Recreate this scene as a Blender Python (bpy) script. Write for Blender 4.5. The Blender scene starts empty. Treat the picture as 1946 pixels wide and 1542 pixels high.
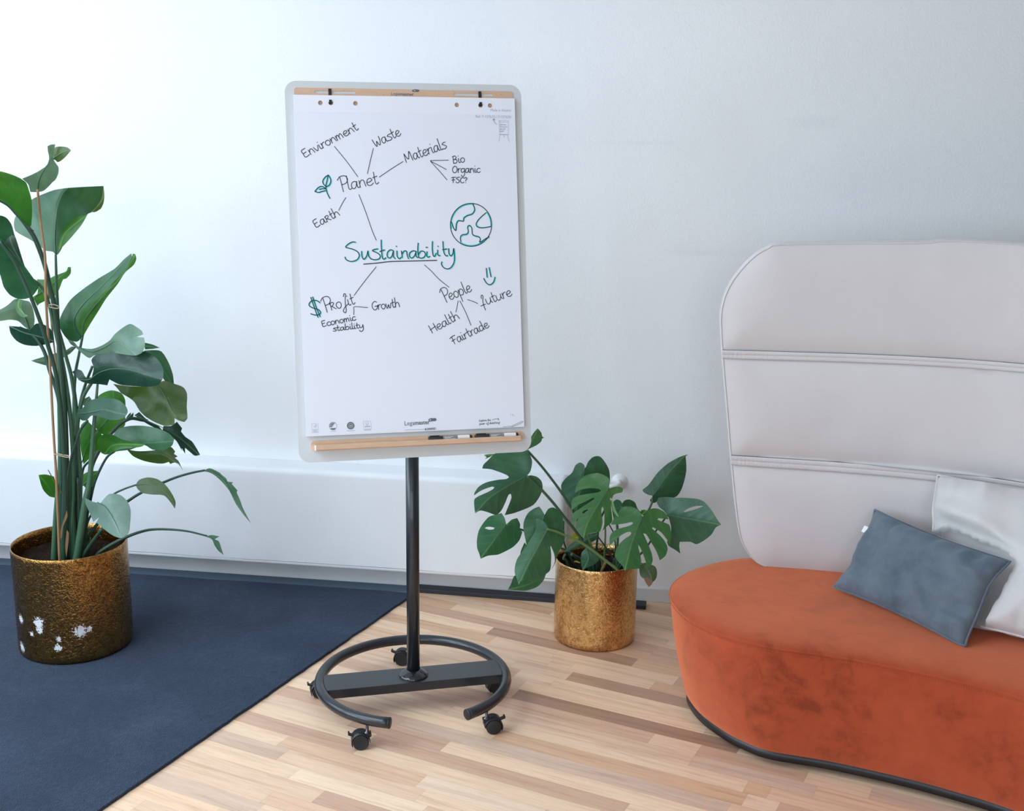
import bpy, bmesh, math, random
from math import sin, cos, pi, radians, tan, atan2, hypot, sqrt
from mathutils import Vector, Matrix, noise
from mathutils.geometry import delaunay_2d_cdt
random.seed(11)
sc = bpy.context.scene
COL = sc.collection

# ------------------------------------------------------------------ camera
F_PX, PITCH, ROLL, CAM_H = 2290.285, 0.2341827, 0.0133907, 1.8456093
W_PX, H_PX = 1946, 1542
_f = Vector((0, cos(PITCH), -sin(PITCH)))
_u0 = Vector((0, sin(PITCH), cos(PITCH)))
_r0 = Vector((1, 0, 0))
RT = _r0 * cos(ROLL) + _u0 * sin(ROLL)
UP = -_r0 * sin(ROLL) + _u0 * cos(ROLL)
EYE = Vector((0, 0, CAM_H))
cam_d = bpy.data.cameras.new('camera')
cam_d.sensor_fit = 'HORIZONTAL'
cam_d.sensor_width = 36.0
cam_d.lens = F_PX * 36.0 / W_PX
cam_d.clip_start = 0.05
cam = bpy.data.objects.new('camera', cam_d)
COL.objects.link(cam)
cam.matrix_world = Matrix(((RT.x, UP.x, -_f.x, 0), (RT.y, UP.y, -_f.y, 0), (RT.z, UP.z, -_f.z, CAM_H), (0, 0, 0, 1)))
sc.camera = cam

# ------------------------------------------------------------------ room frame (the back wall runs at -8 degrees)
TH = -math.atan(0.1405)
WU = Vector((cos(TH), sin(TH), 0))            # along the back wall, to the right
WN = Vector((sin(TH), -cos(TH), 0))           # out of the back wall into the room
W0 = Vector((-0.672, 4.617, 0))
def wp(t, o, z=0.0):
    p = W0 + WU * t + WN * o
    return Vector((p.x, p.y, z))
T_LEFT, T_RIGHT, O_FRONT, CEIL = -3.0, 4.2, 7.6, 3.3

# ------------------------------------------------------------------ light: sky through the windows
sc.view_settings.view_transform = 'Standard'
sc.view_settings.look = 'None'
sc.view_settings.gamma = 1.0
sc.view_settings.use_curve_mapping = False
sc.view_settings.exposure = 0.0
wd = bpy.data.worlds.new('sky'); sc.world = wd; wd.use_nodes = True
wd.node_tree.nodes['Background'].inputs[0].default_value = (0.75, 0.87, 1.0, 1)
wd.node_tree.nodes['Background'].inputs[1].default_value = 1.0
sc.cycles.max_bounces = 10
sc.cycles.diffuse_bounces = 6
sc.cycles.sample_clamp_indirect = 8.0

def window_light(name, pos, direction, sx, sy, power, color):
    l = bpy.data.lights.new(name, 'AREA'); l.shape = 'RECTANGLE'; l.size = sx; l.size_y = sy
    l.energy = power; l.color = color
    o = bpy.data.objects.new(name, l); COL.objects.link(o)
    o.location = pos
    o.rotation_euler = Vector(direction).to_track_quat('-Z', 'Y').to_euler()
    return o
LEFT_WINDOWS = [(0.55, 2.05), (2.35, 3.85), (4.15, 5.65)]       # distance from the back wall
WIN_Z = (0.90, 3.10)
FRONT_WINDOWS = [(-2.4, -0.9), (-0.45, 1.05), (1.5, 3.0)]       # along the wall behind the camera
SKY = (0.70, 0.86, 1.0)
for k, (a, b) in enumerate(LEFT_WINDOWS):
    window_light('daylight', wp(T_LEFT - 0.10, (a + b) / 2, (WIN_Z[0] + WIN_Z[1]) / 2), WU, WIN_Z[1] - WIN_Z[0], b - a, [52, 85, 90][k], SKY)
for k, (a, b) in enumerate(FRONT_WINDOWS):
    window_light('daylight', wp((a + b) / 2, O_FRONT + 0.10, (WIN_Z[0] + WIN_Z[1]) / 2), -WN, b - a, WIN_Z[1] - WIN_Z[0], [42, 42, 46][k], (0.76, 0.88, 1.0))

ROOF = (-2.75, -0.55, 1.5, 4.9)                                        # unseen roof window, added for light from above: t0, t1, o0, o1
window_light('daylight', wp((ROOF[0] + ROOF[1]) / 2, (ROOF[2] + ROOF[3]) / 2, CEIL + 0.12), (0, 0, -1), ROOF[1] - ROOF[0], ROOF[3] - ROOF[2], 135, (0.74, 0.87, 1.0))

# ------------------------------------------------------------------ helpers
def ray(px, py):
    return _f + RT * ((px - W_PX / 2) / F_PX) - UP * ((py - H_PX / 2) / F_PX)
def at(px, py, Y):
    d = ray(px, py); return EYE + d * (Y / d.y)
def atz(px, py, z):
    d = ray(px, py); return EYE + d * ((z - CAM_H) / d.z)

class MB:
    def __init__(s): s.v = []; s.f = []; s.m = []; s.sm = []; s.a = []
    def vert(s, p, a=(0, 0, 0)): s.v.append(tuple(p)); s.a.append(tuple(a)); return len(s.v) - 1
    def face(s, f, m=0, smooth=True): s.f.append(tuple(f)); s.m.append(m); s.sm.append(smooth)
    def box(s, c, size, X=(1, 0, 0), Y=(0, 1, 0), Z=(0, 0, 1), m=0, bev=0.0):
        c = Vector(c); X, Y, Z = Vector(X), Vector(Y), Vector(Z)
        bm = bmesh.new(); bmesh.ops.create_cube(bm, size=1.0)
        for v in bm.verts: v.co = Vector((v.co.x * size[0], v.co.y * size[1], v.co.z * size[2]))
        if bev > 0: bmesh.ops.bevel(bm, geom=bm.edges[:], offset=bev, segments=2, affect='EDGES', profile=0.5)
        s.add_bm(bm, lambda p: c + X * p.x + Y * p.y + Z * p.z, m, False)
    def add_bm(s, bm, fn=lambda p: p, m=0, smooth=True):
        bm.verts.index_update(); k = len(s.v)
        for v in bm.verts: s.vert(fn(v.co))
        for f in bm.faces: s.face([k + v.index for v in f.verts], m, smooth)
        bm.free()
    def tube(s, pts, r, n=10, m=0, cap=True, closed=False):
        pts = [Vector(p) for p in pts]; N = len(pts)
        rr = r if callable(r) else (lambda t: r)
        tang = []
        for i in range(N):
            a = pts[(i - 1) % N] if closed or i > 0 else pts[i]
            b = pts[(i + 1) % N] if closed or i < N - 1 else pts[i]
            t = (b - a); tang.append(t.normalized() if t.length > 1e-9 else Vector((0, 0, 1)))
        ref = Vector((0, 0, 1)) if abs(tang[0].z) < 0.9 else Vector((1, 0, 0))
        nrm = (ref - tang[0] * ref.dot(tang[0])).normalized()
        rings = []
        for i in range(N):
            nrm = (nrm - tang[i] * nrm.dot(tang[i]))
            nrm = nrm.normalized() if nrm.length > 1e-6 else tang[i].orthogonal().normalized()
            bn = tang[i].cross(nrm); R = rr(i / max(1, N - 1))
            rings.append([s.vert(pts[i] + (nrm * cos(2 * pi * k / n) + bn * sin(2 * pi * k / n)) * R, (i / max(1, N - 1), k / n, 0)) for k in range(n)])
        for i in range(N if closed else N - 1):
            A, B = rings[i], rings[(i + 1) % N]
            for k in range(n): s.face((A[k], A[(k + 1) % n], B[(k + 1) % n], B[k]), m)
        if cap and not closed:
            s.face(rings[0][::-1], m, False); s.face(rings[-1], m, False)
    def lathe(s, c, prof, n=48, ax=(0, 0, 1), m=0, smooth=True, cap=False):
        c = Vector(c); ax = Vector(ax).normalized(); e1 = ax.orthogonal().normalized(); e2 = ax.cross(e1)
        rings = [[s.vert(c + ax * h + (e1 * cos(2 * pi * k / n) + e2 * sin(2 * pi * k / n)) * max(r, 1e-5)) for k in range(n)] for r, h in prof]
        for A, B in zip(rings, rings[1:]):
            for k in range(n): s.face((A[k], A[(k + 1) % n], B[(k + 1) % n], B[k]), m, smooth)
        if cap: s.face(rings[0][::-1], m, False); s.face(rings[-1], m, False)
    def build(s, name, mats, parent=None, loc=None, label=None, solid=0.0, normals=True, subsurf=0, bevel=0.0):
        if not isinstance(mats, (list, tuple)): mats = [mats]
        off = Vector((0, 0, 0))
        if parent is not None:
            off = wloc(parent)
            if parent.type == 'MESH' or True: pass
        base = Vector(loc) if loc is not None else off
        me = bpy.data.meshes.new(name)
        me.from_pydata([tuple(Vector(p) - base) for p in s.v], [], s.f)
        for mm in mats: me.materials.append(mm)
        me.polygons.foreach_set('material_index', s.m); me.polygons.foreach_set('use_smooth', s.sm)
        if any(a != (0, 0, 0) for a in s.a):
            at_ = me.attributes.new('luv', 'FLOAT_VECTOR', 'POINT')
            at_.data.foreach_set('vector', [c for a in s.a for c in a])
        if normals:
            bm = bmesh.new(); bm.from_mesh(me); bmesh.ops.recalc_face_normals(bm, faces=bm.faces[:]); bm.to_mesh(me); bm.free()
        me.update()
        o = bpy.data.objects.new(name, me); COL.objects.link(o)
        o.location = base - off if parent is not None else base
        if parent is not None: o.parent = parent
        if solid: md = o.modifiers.new('thickness', 'SOLIDIFY'); md.thickness = solid; md.offset = 0
        if bevel: md = o.modifiers.new('bevel', 'BEVEL'); md.width = bevel; md.segments = 2; md.limit_method = 'ANGLE'
        if subsurf: md = o.modifiers.new('sub', 'SUBSURF'); md.levels = subsurf; md.render_levels = subsurf
        if label: o['label'] = label
        return o
def wloc(o):
    p = Vector((0, 0, 0))
    while o is not None: p += o.location; o = o.parent
    return p
def tag(o, label, cat=None, group=None, kind=None):
    o['label'] = label
    if cat: o['category'] = cat
    if group: o['group'] = group
    if kind: o['kind'] = kind
    return o
def thing(name, loc, label, cat, group=None):
    o = bpy.data.objects.new(name, None); COL.objects.link(o); o.location = loc; o.empty_display_size = 0.05
    return tag(o, label, cat, group)

def catmull(pts, sub=6, closed=False):
    P = [Vector(p) for p in pts]; n = len(P); out = []
    for i in range(n if closed else n - 1):
        p1, p2 = P[i], P[(i + 1) % n]
        p0 = P[(i - 1) % n] if closed or i > 0 else p1 * 2 - p2
        p3 = P[(i + 2) % n] if closed or i + 2 < n else p2 * 2 - p1
        for k in range(sub):
            t = k / sub
            out.append(0.5 * ((2 * p1) + (p2 - p0) * t + (2 * p0 - 5 * p1 + 4 * p2 - p3) * t * t + (-p0 + 3 * p1 - 3 * p2 + p3) * t ** 3))
    if not closed: out.append(P[-1])
    return out
def smooth_outline(pts, sub=3, corner=62):
    """closed outline: rounded between points, sharp where the outline turns sharply"""
    P = [Vector(p) for p in pts]; n = len(P); sharp = []
    for i in range(n):
        a = (P[i] - P[i - 1]); b = (P[(i + 1) % n] - P[i])
        sharp.append(a.length > 1e-6 and b.length > 1e-6 and degrees_between(a, b) > corner)
    out = []
    for i in range(n):
        p1, p2 = P[i], P[(i + 1) % n]; L = (p2 - p1).length
        p0, p3 = P[i - 1], P[(i + 2) % n]
        def tg(a, b, c, sh):
            if sh: return c - b if False else None
            t = (c - a)
            return t.normalized() * L if t.length > 1e-6 else Vector((0, 0))
        t1 = tg(p0, p1, p2, sharp[i]) or (p2 - p1); t2 = tg(p1, p2, p3, sharp[(i + 1) % n]) or (p2 - p1)
        for k in range(sub):
            t = k / sub; h1 = 2 * t ** 3 - 3 * t * t + 1; h2 = t ** 3 - 2 * t * t + t; h3 = -2 * t ** 3 + 3 * t * t; h4 = t ** 3 - t * t
            out.append(p1 * h1 + t1 * h2 * 0.8 + p2 * h3 + t2 * h4 * 0.8)
    return out
def degrees_between(a, b):
    return math.degrees(a.to_2d().angle(b.to_2d()))
def inside(p, poly):
    x, y = p[0], p[1]; c = False; j = len(poly) - 1
    for i in range(len(poly)):
        xi, yi = poly[i][0], poly[i][1]; xj, yj = poly[j][0], poly[j][1]
        if (yi > y) != (yj > y) and x < (xj - xi) * (y - yi) / (yj - yi) + xi: c = not c
        j = i
    return c
def seg_dist(p, a, b):
    ab = b - a; t = 0 if ab.length_squared < 1e-12 else max(0, min(1, (p - a).dot(ab) / ab.length_squared))
    return (p - (a + ab * t)).length, t
def fill2d(outline, holes, step):
    """triangles filling a 2D outline with holes, with inner points on a grid"""
    vs = [Vector(p[:2]) for p in outline]; es = [(i, (i + 1) % len(vs)) for i in range(len(vs))]
    loops = [vs[:]]
    for h in holes:
        k = len(vs); hv = [Vector(p[:2]) for p in h]; vs += hv
        es += [(k + i, k + (i + 1) % len(hv)) for i in range(len(hv))]; loops.append(hv)
    x0 = min(p.x for p in loops[0]); x1 = max(p.x for p in loops[0]); y0 = min(p.y for p in loops[0]); y1 = max(p.y for p in loops[0])
    y = y0 + step / 2; row = 0
    while y < y1:
        x = x0 + step * (0.5 if row % 2 else 0.1)
        while x < x1:
            q = Vector((x, y))
            if inside(q, loops[0]) and not any(inside(q, h) for h in loops[1:]):
                if all(seg_dist(q, l[i - 1], l[i])[0] > step * 0.45 for l in loops for i in range(len(l))): vs.append(q)
            x += step
        y += step * 0.87; row += 1
    r = delaunay_2d_cdt(vs, es, [], 0, 1e-6)
    out = []
    for f in r[2]:
        c = Vector((0, 0))
        for i in f: c += r[0][i]
        c /= len(f)
        if inside(c, loops[0]) and not any(inside(c, h) for h in loops[1:]): out.append(tuple(f))
    return r[0], out

# ------------------------------------------------------------------ materials
def new_mat(name):
    m = bpy.data.materials.new(name); m.use_nodes = True
    nt = m.node_tree; b = nt.nodes['Principled BSDF']
    return m, nt, b
class NT:
    def __init__(s, nt): s.nt = nt
    def n(s, t, **kw):
        nd = s.nt.nodes.new(t)
        for k, v in kw.items(): setattr(nd, k, v)
        return nd
    def l(s, a, b): s.nt.links.new(a, b)
    def val(s, node, **kw):
        for k, v in kw.items(): node.inputs[k].default_value = v
        return node
    def noise(s, vec, scale, detail=4, rough=0.5, dist=0.0):
        nd = s.n('ShaderNodeTexNoise'); nd.inputs['Scale'].default_value = scale; nd.inputs['Detail'].default_value = detail
        nd.inputs['Roughness'].default_value = rough; nd.inputs['Distortion'].default_value = dist
        if vec is not None: s.l(vec, nd.inputs['Vector'])
        return nd
    def ramp(s, fac, stops, mode='LINEAR'):
        nd = s.n('ShaderNodeValToRGB'); nd.color_ramp.interpolation = mode; e = nd.color_ramp.elements
        while len(e) < len(stops): e.new(0.5)
        for k, (p, c) in enumerate(stops): e[k].position = p; e[k].color = tuple(c) + ((1,) if len(c) == 3 else ())
        s.l(fac, nd.inputs['Fac']); return nd
    def math(s, op, a, b=None, c=None):
        nd = s.n('ShaderNodeMath', operation=op)
        for i, v in enumerate((a, b, c)):
            if v is None: continue
            if isinstance(v, (int, float)): nd.inputs[i].default_value = v
            else: s.l(v, nd.inputs[i])
        return nd.outputs[0]
    def mix(s, fac, a, b, blend='MIX'):
        nd = s.n('ShaderNodeMix', data_type='RGBA', blend_type=blend)
        for i, v in ((0, fac), (6, a), (7, b)):
            if isinstance(v, (int, float)): nd.inputs[i].default_value = v
            elif isinstance(v, tuple): nd.inputs[i].default_value = v + ((1,) if len(v) == 3 else ())
            else: s.l(v, nd.inputs[i])
        return nd.outputs[2]
    def bump(s, h, strength, dist, bsdf):
        nd = s.n('ShaderNodeBump'); nd.inputs['Strength'].default_value = strength; nd.inputs['Distance'].default_value = dist
        s.l(h, nd.inputs['Height']); s.l(nd.outputs[0], bsdf.inputs['Normal']); return nd
    def obj(s): return s.n('ShaderNodeTexCoord').outputs['Object']
    def mapped(s, vec, scale=(1, 1, 1), rot=(0, 0, 0), loc=(0, 0, 0)):
        nd = s.n('ShaderNodeMapping'); nd.inputs['Scale'].default_value = scale; nd.inputs['Rotation'].default_value = rot; nd.inputs['Location'].default_value = loc
        s.l(vec, nd.inputs['Vector']); return nd.outputs[0]
def plain(name, col, rough=0.5, metal=0.0, coat=0.0, sheen=0.0, spec=None, bump=None):
    m, nt, b = new_mat(name); b.inputs['Base Color'].default_value = tuple(col) + (1,)
    b.inputs['Roughness'].default_value = rough; b.inputs['Metallic'].default_value = metal
    if coat: b.inputs['Coat Weight'].default_value = coat
    if sheen: b.inputs['Sheen Weight'].default_value = sheen
    if spec is not None: b.inputs['Specular IOR Level'].default_value = spec
    if bump:
        t = NT(nt); nz = t.noise(t.obj(), bump[0], 5, 0.6); t.bump(nz.outputs[0], bump[1], bump[2], b)
    return m
def wall_mat():
    m, nt, b = new_mat('white_paint'); t = NT(nt); o = t.obj()
    big = t.noise(o, 0.9, 3, 0.5)
    c = t.ramp(big.outputs[0], [(0.3, (0.80, 0.81, 0.82)), (0.7, (0.84, 0.845, 0.85))])
    sm = t.noise(t.mapped(o, (0.7, 0.7, 5.0)), 1.6, 4, 0.6)
    k = t.ramp(sm.outputs[0], [(0.62, (0, 0, 0)), (0.78, (0.10, 0.10, 0.10))])
    col = t.mix(k.outputs[0], c.outputs[0], (0.72, 0.73, 0.75))
    nz = t.noise(o, 16, 4, 0.65)
    for (sx, sz, rx, rz, am) in ((1.055, 1.845, 0.12, 0.035, 0.22), (0.45, 1.765, 0.20, 0.012, 0.16), (0.70, 1.375, 0.20, 0.018, 0.18), (0.62, 1.39, 0.10, 0.05, 0.10)):
        dd = t.n('ShaderNodeVectorMath', operation='SUBTRACT'); t.l(o, dd.inputs[0]); dd.inputs[1].default_value = (sx, 4.4, sz)
        ml = t.n('ShaderNodeVectorMath', operation='MULTIPLY'); t.l(dd.outputs[0], ml.inputs[0]); ml.inputs[1].default_value = (1 / rx, 0, 1 / rz)
        ln = t.n('ShaderNodeVectorMath', operation='LENGTH'); t.l(ml.outputs[0], ln.inputs[0])
        f_ = t.math('MULTIPLY', t.math('MAXIMUM', t.math('SUBTRACT', 1.0, ln.outputs['Value']), 0.0), t.math('MULTIPLY', nz.outputs[0], am * 1.2))
        col = t.mix(f_, col, (0.45, 0.46, 0.50))
    t.l(col, b.inputs['Base Color'])
    b.inputs['Roughness'].default_value = 0.75
    n1 = t.noise(o, 130, 3, 0.55); n2 = t.noise(o, 7, 3, 0.5)
    t.bump(t.math('ADD', n1.outputs[0], t.math('MULTIPLY', n2.outputs[0], 1.2)), 0.35, 0.004, b)
    return m
M_WALL = wall_mat()
def cloth_mat():
    m, nt, b = new_mat('white_sheeting'); t = NT(nt); o = t.obj()
    b.inputs['Base Color'].default_value = (0.80, 0.81, 0.83, 1); b.inputs['Roughness'].default_value = 0.6
    n = t.noise(t.mapped(o, (9, 9, 1.6)), 1.0, 5, 0.6, 0.4); n2 = t.noise(t.mapped(o, (2.2, 2.2, 1.2)), 1.0, 2)
    t.bump(t.math('ADD', t.math('MULTIPLY', n.outputs[0], 0.5), n2.outputs[0]), 0.5, 0.012, b)
    return m
M_CLOTH = cloth_mat()
M_TRIM = plain('grey_white_trim', (0.66, 0.66, 0.67), 0.5, bump=(60, 0.1, 0.002))
M_DIM = plain('dim_far_wall', (0.20, 0.185, 0.17), 0.8)
M_CEIL = plain('ceiling_paint', (0.70, 0.71, 0.72), 0.8)
def carpet_mat():
    m, nt, b = new_mat('blue_carpet'); t = NT(nt); o = t.obj()
    n1 = t.noise(o, 260, 2, 0.6); n2 = t.noise(o, 60, 4, 0.65); n3 = t.noise(o, 3.2, 4, 0.6, 0.6)
    s = t.math('ADD', t.math('MULTIPLY', n1.outputs[0], 0.5), t.math('ADD', t.math('MULTIPLY', n2.outputs[0], 0.35), t.math('MULTIPLY', n3.outputs[0], 0.5)))
    c = t.ramp(s, [(0.42, (0.018, 0.023, 0.038)), (0.66, (0.034, 0.044, 0.070)), (0.9, (0.072, 0.088, 0.128))])
    t.l(c.outputs[0], b.inputs['Base Color']); b.inputs['Roughness'].default_value = 0.95
    b.inputs['Sheen Weight'].default_value = 0.2; b.inputs['Sheen Roughness'].default_value = 0.5; b.inputs['Sheen Tint'].default_value = (0.5, 0.7, 1.0, 1); b.inputs['Specular IOR Level'].default_value = 0.1
    t.bump(t.math('ADD', n1.outputs[0], t.math('MULTIPLY', n2.outputs[0], 0.6)), 1.0, 0.012, b)
    return m
M_CARPET = carpet_mat()
def floor_mat():
    """one colour per board comes from the boards themselves (attribute 'tone')"""
    m, nt, b = new_mat('beech_boards'); t = NT(nt)
    at_ = t.n('ShaderNodeAttribute', attribute_name='luv'); sp = t.n('ShaderNodeSeparateXYZ'); t.l(at_.outputs['Vector'], sp.inputs[0])
    rnd = sp.outputs[2]
    tone = t.n('ShaderNodeAttribute', attribute_name='tone')
    g = t.n('ShaderNodeCombineXYZ'); t.l(t.math('MULTIPLY', sp.outputs[0], 2.2), g.inputs[0]); t.l(t.math('MULTIPLY', sp.outputs[1], 42), g.inputs[1]); t.l(t.math('MULTIPLY', rnd, 90), g.inputs[2])
    n1 = t.noise(g.outputs[0], 1.0, 5, 0.62, 0.9)
    g2 = t.n('ShaderNodeCombineXYZ'); t.l(t.math('MULTIPLY', sp.outputs[0], 14), g2.inputs[0]); t.l(t.math('MULTIPLY', sp.outputs[1], 330), g2.inputs[1]); t.l(t.math('MULTIPLY', rnd, 55), g2.inputs[2])
    n2 = t.noise(g2.outputs[0], 1.0, 3, 0.6)
    k = t.ramp(n1.outputs[0], [(0.28, (0.80, 0.74, 0.68)), (0.5, (1, 1, 1)), (0.75, (1.06, 1.06, 1.05))])
    c = t.mix(1.0, tone.outputs['Color'], k.outputs[0], 'MULTIPLY')
    k2 = t.ramp(n2.outputs[0], [(0.3, (0.90, 0.88, 0.86)), (0.6, (1.02, 1.02, 1.02))])
    c = t.mix(1.0, c, k2.outputs[0], 'MULTIPLY'); c = t.mix(1.0, c, (1.16, 1.035, 0.92), 'MULTIPLY')
    t.l(c, b.inputs['Base Color'])
    r = t.ramp(n1.outputs[0], [(0.3, (0.46, 0.46, 0.46)), (0.7, (0.36, 0.36, 0.36))]); t.l(r.outputs[0], b.inputs['Roughness'])
    t.bump(n2.outputs[0], 0.12, 0.001, b)
    return m
M_FLOOR = floor_mat()
def wood_mat(name, c1, c2, rot=0.0, speck=False):
    m, nt, b = new_mat(name); t = NT(nt); o = t.obj()
    n = t.noise(t.mapped(o, (6, 60, 70), (0, 0, -rot)), 1.0, 5, 0.6, 0.5)
    c = t.ramp(n.outputs[0], [(0.3, c1), (0.7, c2)]); col = c.outputs[0]
    if speck:
        v = t.noise(o, 190, 2, 0.5); k = t.ramp(v.outputs[0], [(0.66, (0, 0, 0)), (0.72, (0.6, 0.6, 0.6))])
        col = t.mix(k.outputs[0], col, (c1[0] * 0.6, c1[1] * 0.45, c1[2] * 0.4))
    t.l(col, b.inputs['Base Color']); b.inputs['Roughness'].default_value = 0.5
    return m
BYAW = 0.2323878
M_BEECH = wood_mat('beech', (0.60, 0.39, 0.25), (0.70, 0.48, 0.325), BYAW)
M_CORK = wood_mat('pressed_beech', (0.62, 0.405, 0.275), (0.67, 0.45, 0.315), BYAW, True)
M_BOARD = plain('pale_grey_board', (0.62, 0.65, 0.66), 0.35)
M_PAPER = plain('paper', (0.80, 0.825, 0.90), 0.7)
M_PAPER2 = plain('paper_strip', (0.825, 0.845, 0.91), 0.7)
M_INK = plain('black_ink', (0.012, 0.016, 0.024), 0.5)
M_TEAL = plain('teal_ink', (0.02, 0.60, 0.62), 0.6)
M_PRINT = plain('grey_print', (0.13, 0.14, 0.16), 0.6)
M_PRINT2 = plain('pale_print', (0.40, 0.43, 0.55), 0.6)
M_BLACK = plain('black_metal', (0.009, 0.013, 0.018), 0.38, 0.0, coat=0.35, bump=(900, 0.05, 0.0005))
M_GLOSSB = plain('gloss_black', (0.008, 0.009, 0.011), 0.12, coat=0.6)
M_PLASTIC = plain('black_plastic', (0.012, 0.013, 0.015), 0.42)
M_RUBBER = plain('black_rubber', (0.016, 0.017, 0.019), 0.65)
M_STRIP = plain('black_floor_strip', (0.018, 0.022, 0.030), 0.55, bump=(40, 0.2, 0.002))
M_VINYL = plain('blue_vinyl', (0.075, 0.115, 0.165), 0.6, bump=(30, 0.15, 0.003))
M_STEELD = plain('dark_steel', (0.12, 0.12, 0.13), 0.3, 1.0)
M_CHROME = plain('steel', (0.6, 0.62, 0.65), 0.25, 1.0)
M_WHITEPL = plain('white_plastic', (0.85, 0.84, 0.84), 0.35)
M_PENGREY = plain('grey_pen_label', (0.20, 0.21, 0.22), 0.4)
M_PENWHITE = plain('white_pen_label', (0.75, 0.75, 0.76), 0.4)
def velvet(name, c_dark, c_mid, c_light, scale=5.0, sheen=0.5, aniso=(1, 1, 1), seed=0, bump=0.25, tint=None):
    m, nt, b = new_mat(name); t = NT(nt); o = t.mapped(t.obj(), aniso, (0, 0, 0.5), (seed, seed * 2, 0))
    n1 = t.noise(o, scale, 4, 0.55, 0.7); n2 = t.noise(o, scale * 4.2, 6, 0.66, 0.4)
    s = t.math('ADD', t.math('MULTIPLY', n1.outputs[0], 0.65), t.math('MULTIPLY', n2.outputs[0], 0.35))
    c = t.ramp(s, [(0.36, c_dark), (0.47, c_mid), (0.62, c_light)])
    t.l(c.outputs[0], b.inputs['Base Color']); b.inputs['Roughness'].default_value = 0.85; b.inputs['Specular IOR Level'].default_value = 0.15
    b.inputs['Sheen Weight'].default_value = sheen; b.inputs['Sheen Roughness'].default_value = 0.6
    b.inputs['Sheen Tint'].default_value = (tint or tuple(min(1, x * 1.6 + 0.12) for x in c_light)) + (1,)
    f = t.noise(t.obj(), 700, 2, 0.5); t.bump(t.math('ADD', f.outputs[0], t.math('MULTIPLY', n2.outputs[0], 3.0)), bump, 0.002, b)
    return m
M_ORANGE = velvet('orange_velvet', (0.175, 0.021, 0.006), (0.305, 0.043, 0.0145), (0.365, 0.057, 0.020), 5.2, 1.0, (1.0, 1.0, 1.0), tint=(1.0, 0.33, 0.17))
M_ORANGE_D = plain('orange_thread', (0.42, 0.10, 0.04), 0.8)
M_CREAM = velvet('cream_velvet', (0.600, 0.565, 0.555), (0.615, 0.58, 0.57), (0.63, 0.60, 0.59), 2.0, 0.25, (1, 1, 1), 3, 0.1)
M_SEAM = plain('seam_shadow_thread', (0.42, 0.39, 0.40), 0.9)
M_BLUEV = velvet('blue_grey_velvet', (0.078, 0.104, 0.132), (0.105, 0.135, 0.166), (0.135, 0.166, 0.198), 5.5, 0.5, (1, 1, 1), 5)
M_GREYV = velvet('pale_grey_velvet', (0.55, 0.52, 0.51), (0.59, 0.565, 0.555), (0.63, 0.61, 0.60), 4.0, 0.35, (1, 1, 1), 8)
M_TAG = plain('white_label', (0.8, 0.8, 0.8), 0.7)
M_SOIL = plain('soil', (0.026, 0.016, 0.011), 0.95, spec=0.1, bump=(60, 1.0, 0.02))
def pot_mat(name, base, dark, worn, z_h, spots=()):
    m, nt, b = new_mat(name); t = NT(nt); o = t.obj()
    st = t.mapped(o, (1, 1, 0.8))
    n1 = t.noise(st, 105, 2, 0.5, 1.6); n2 = t.noise(st, 45, 2, 0.5, 1.0)
    s = t.math('ADD', t.math('MULTIPLY', n1.outputs[0], 0.6), t.math('MULTIPLY', n2.outputs[0], 0.4))
    c = t.ramp(s, [(0.35, dark), (0.55, base)])
    col = c.outputs[0]; met = 1.0
    b.inputs['Metallic'].default_value = 1.0
    if spots:
        acc = None
        for (sx, sy, sz, r) in spots:
            d = t.n('ShaderNodeVectorMath', operation='DISTANCE'); t.l(o, d.inputs[0]); d.inputs[1].default_value = (sx, sy, sz)
            k = t.math('SUBTRACT', 1.0, t.math('DIVIDE', d.outputs['Value'], r))
            k = t.math('MAXIMUM', k, 0.0)
            acc = k if acc is None else t.math('MAXIMUM', acc, k)
        nz = t.noise(o, 170, 3, 0.75)
        msk = t.ramp(t.math('ADD', t.math('MULTIPLY', acc, 0.45), nz.outputs[0]), [(0.70, (0, 0, 0)), (0.74, (1, 1, 1))])
        gate = t.math('GREATER_THAN', acc, 0.02); mk = t.math('MULTIPLY', msk.outputs[0], gate)
        col = t.mix(mk, col, worn); t.l(t.math('SUBTRACT', 1.0, mk), b.inputs['Metallic'])
    t.l(col, b.inputs['Base Color'])
    r = t.ramp(s, [(0.35, (0.30, 0.30, 0.30)), (0.6, (0.17, 0.17, 0.17))]); t.l(r.outputs[0], b.inputs['Roughness'])
    t.bump(s, 0.8, 0.0038, b)
    return m
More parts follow.
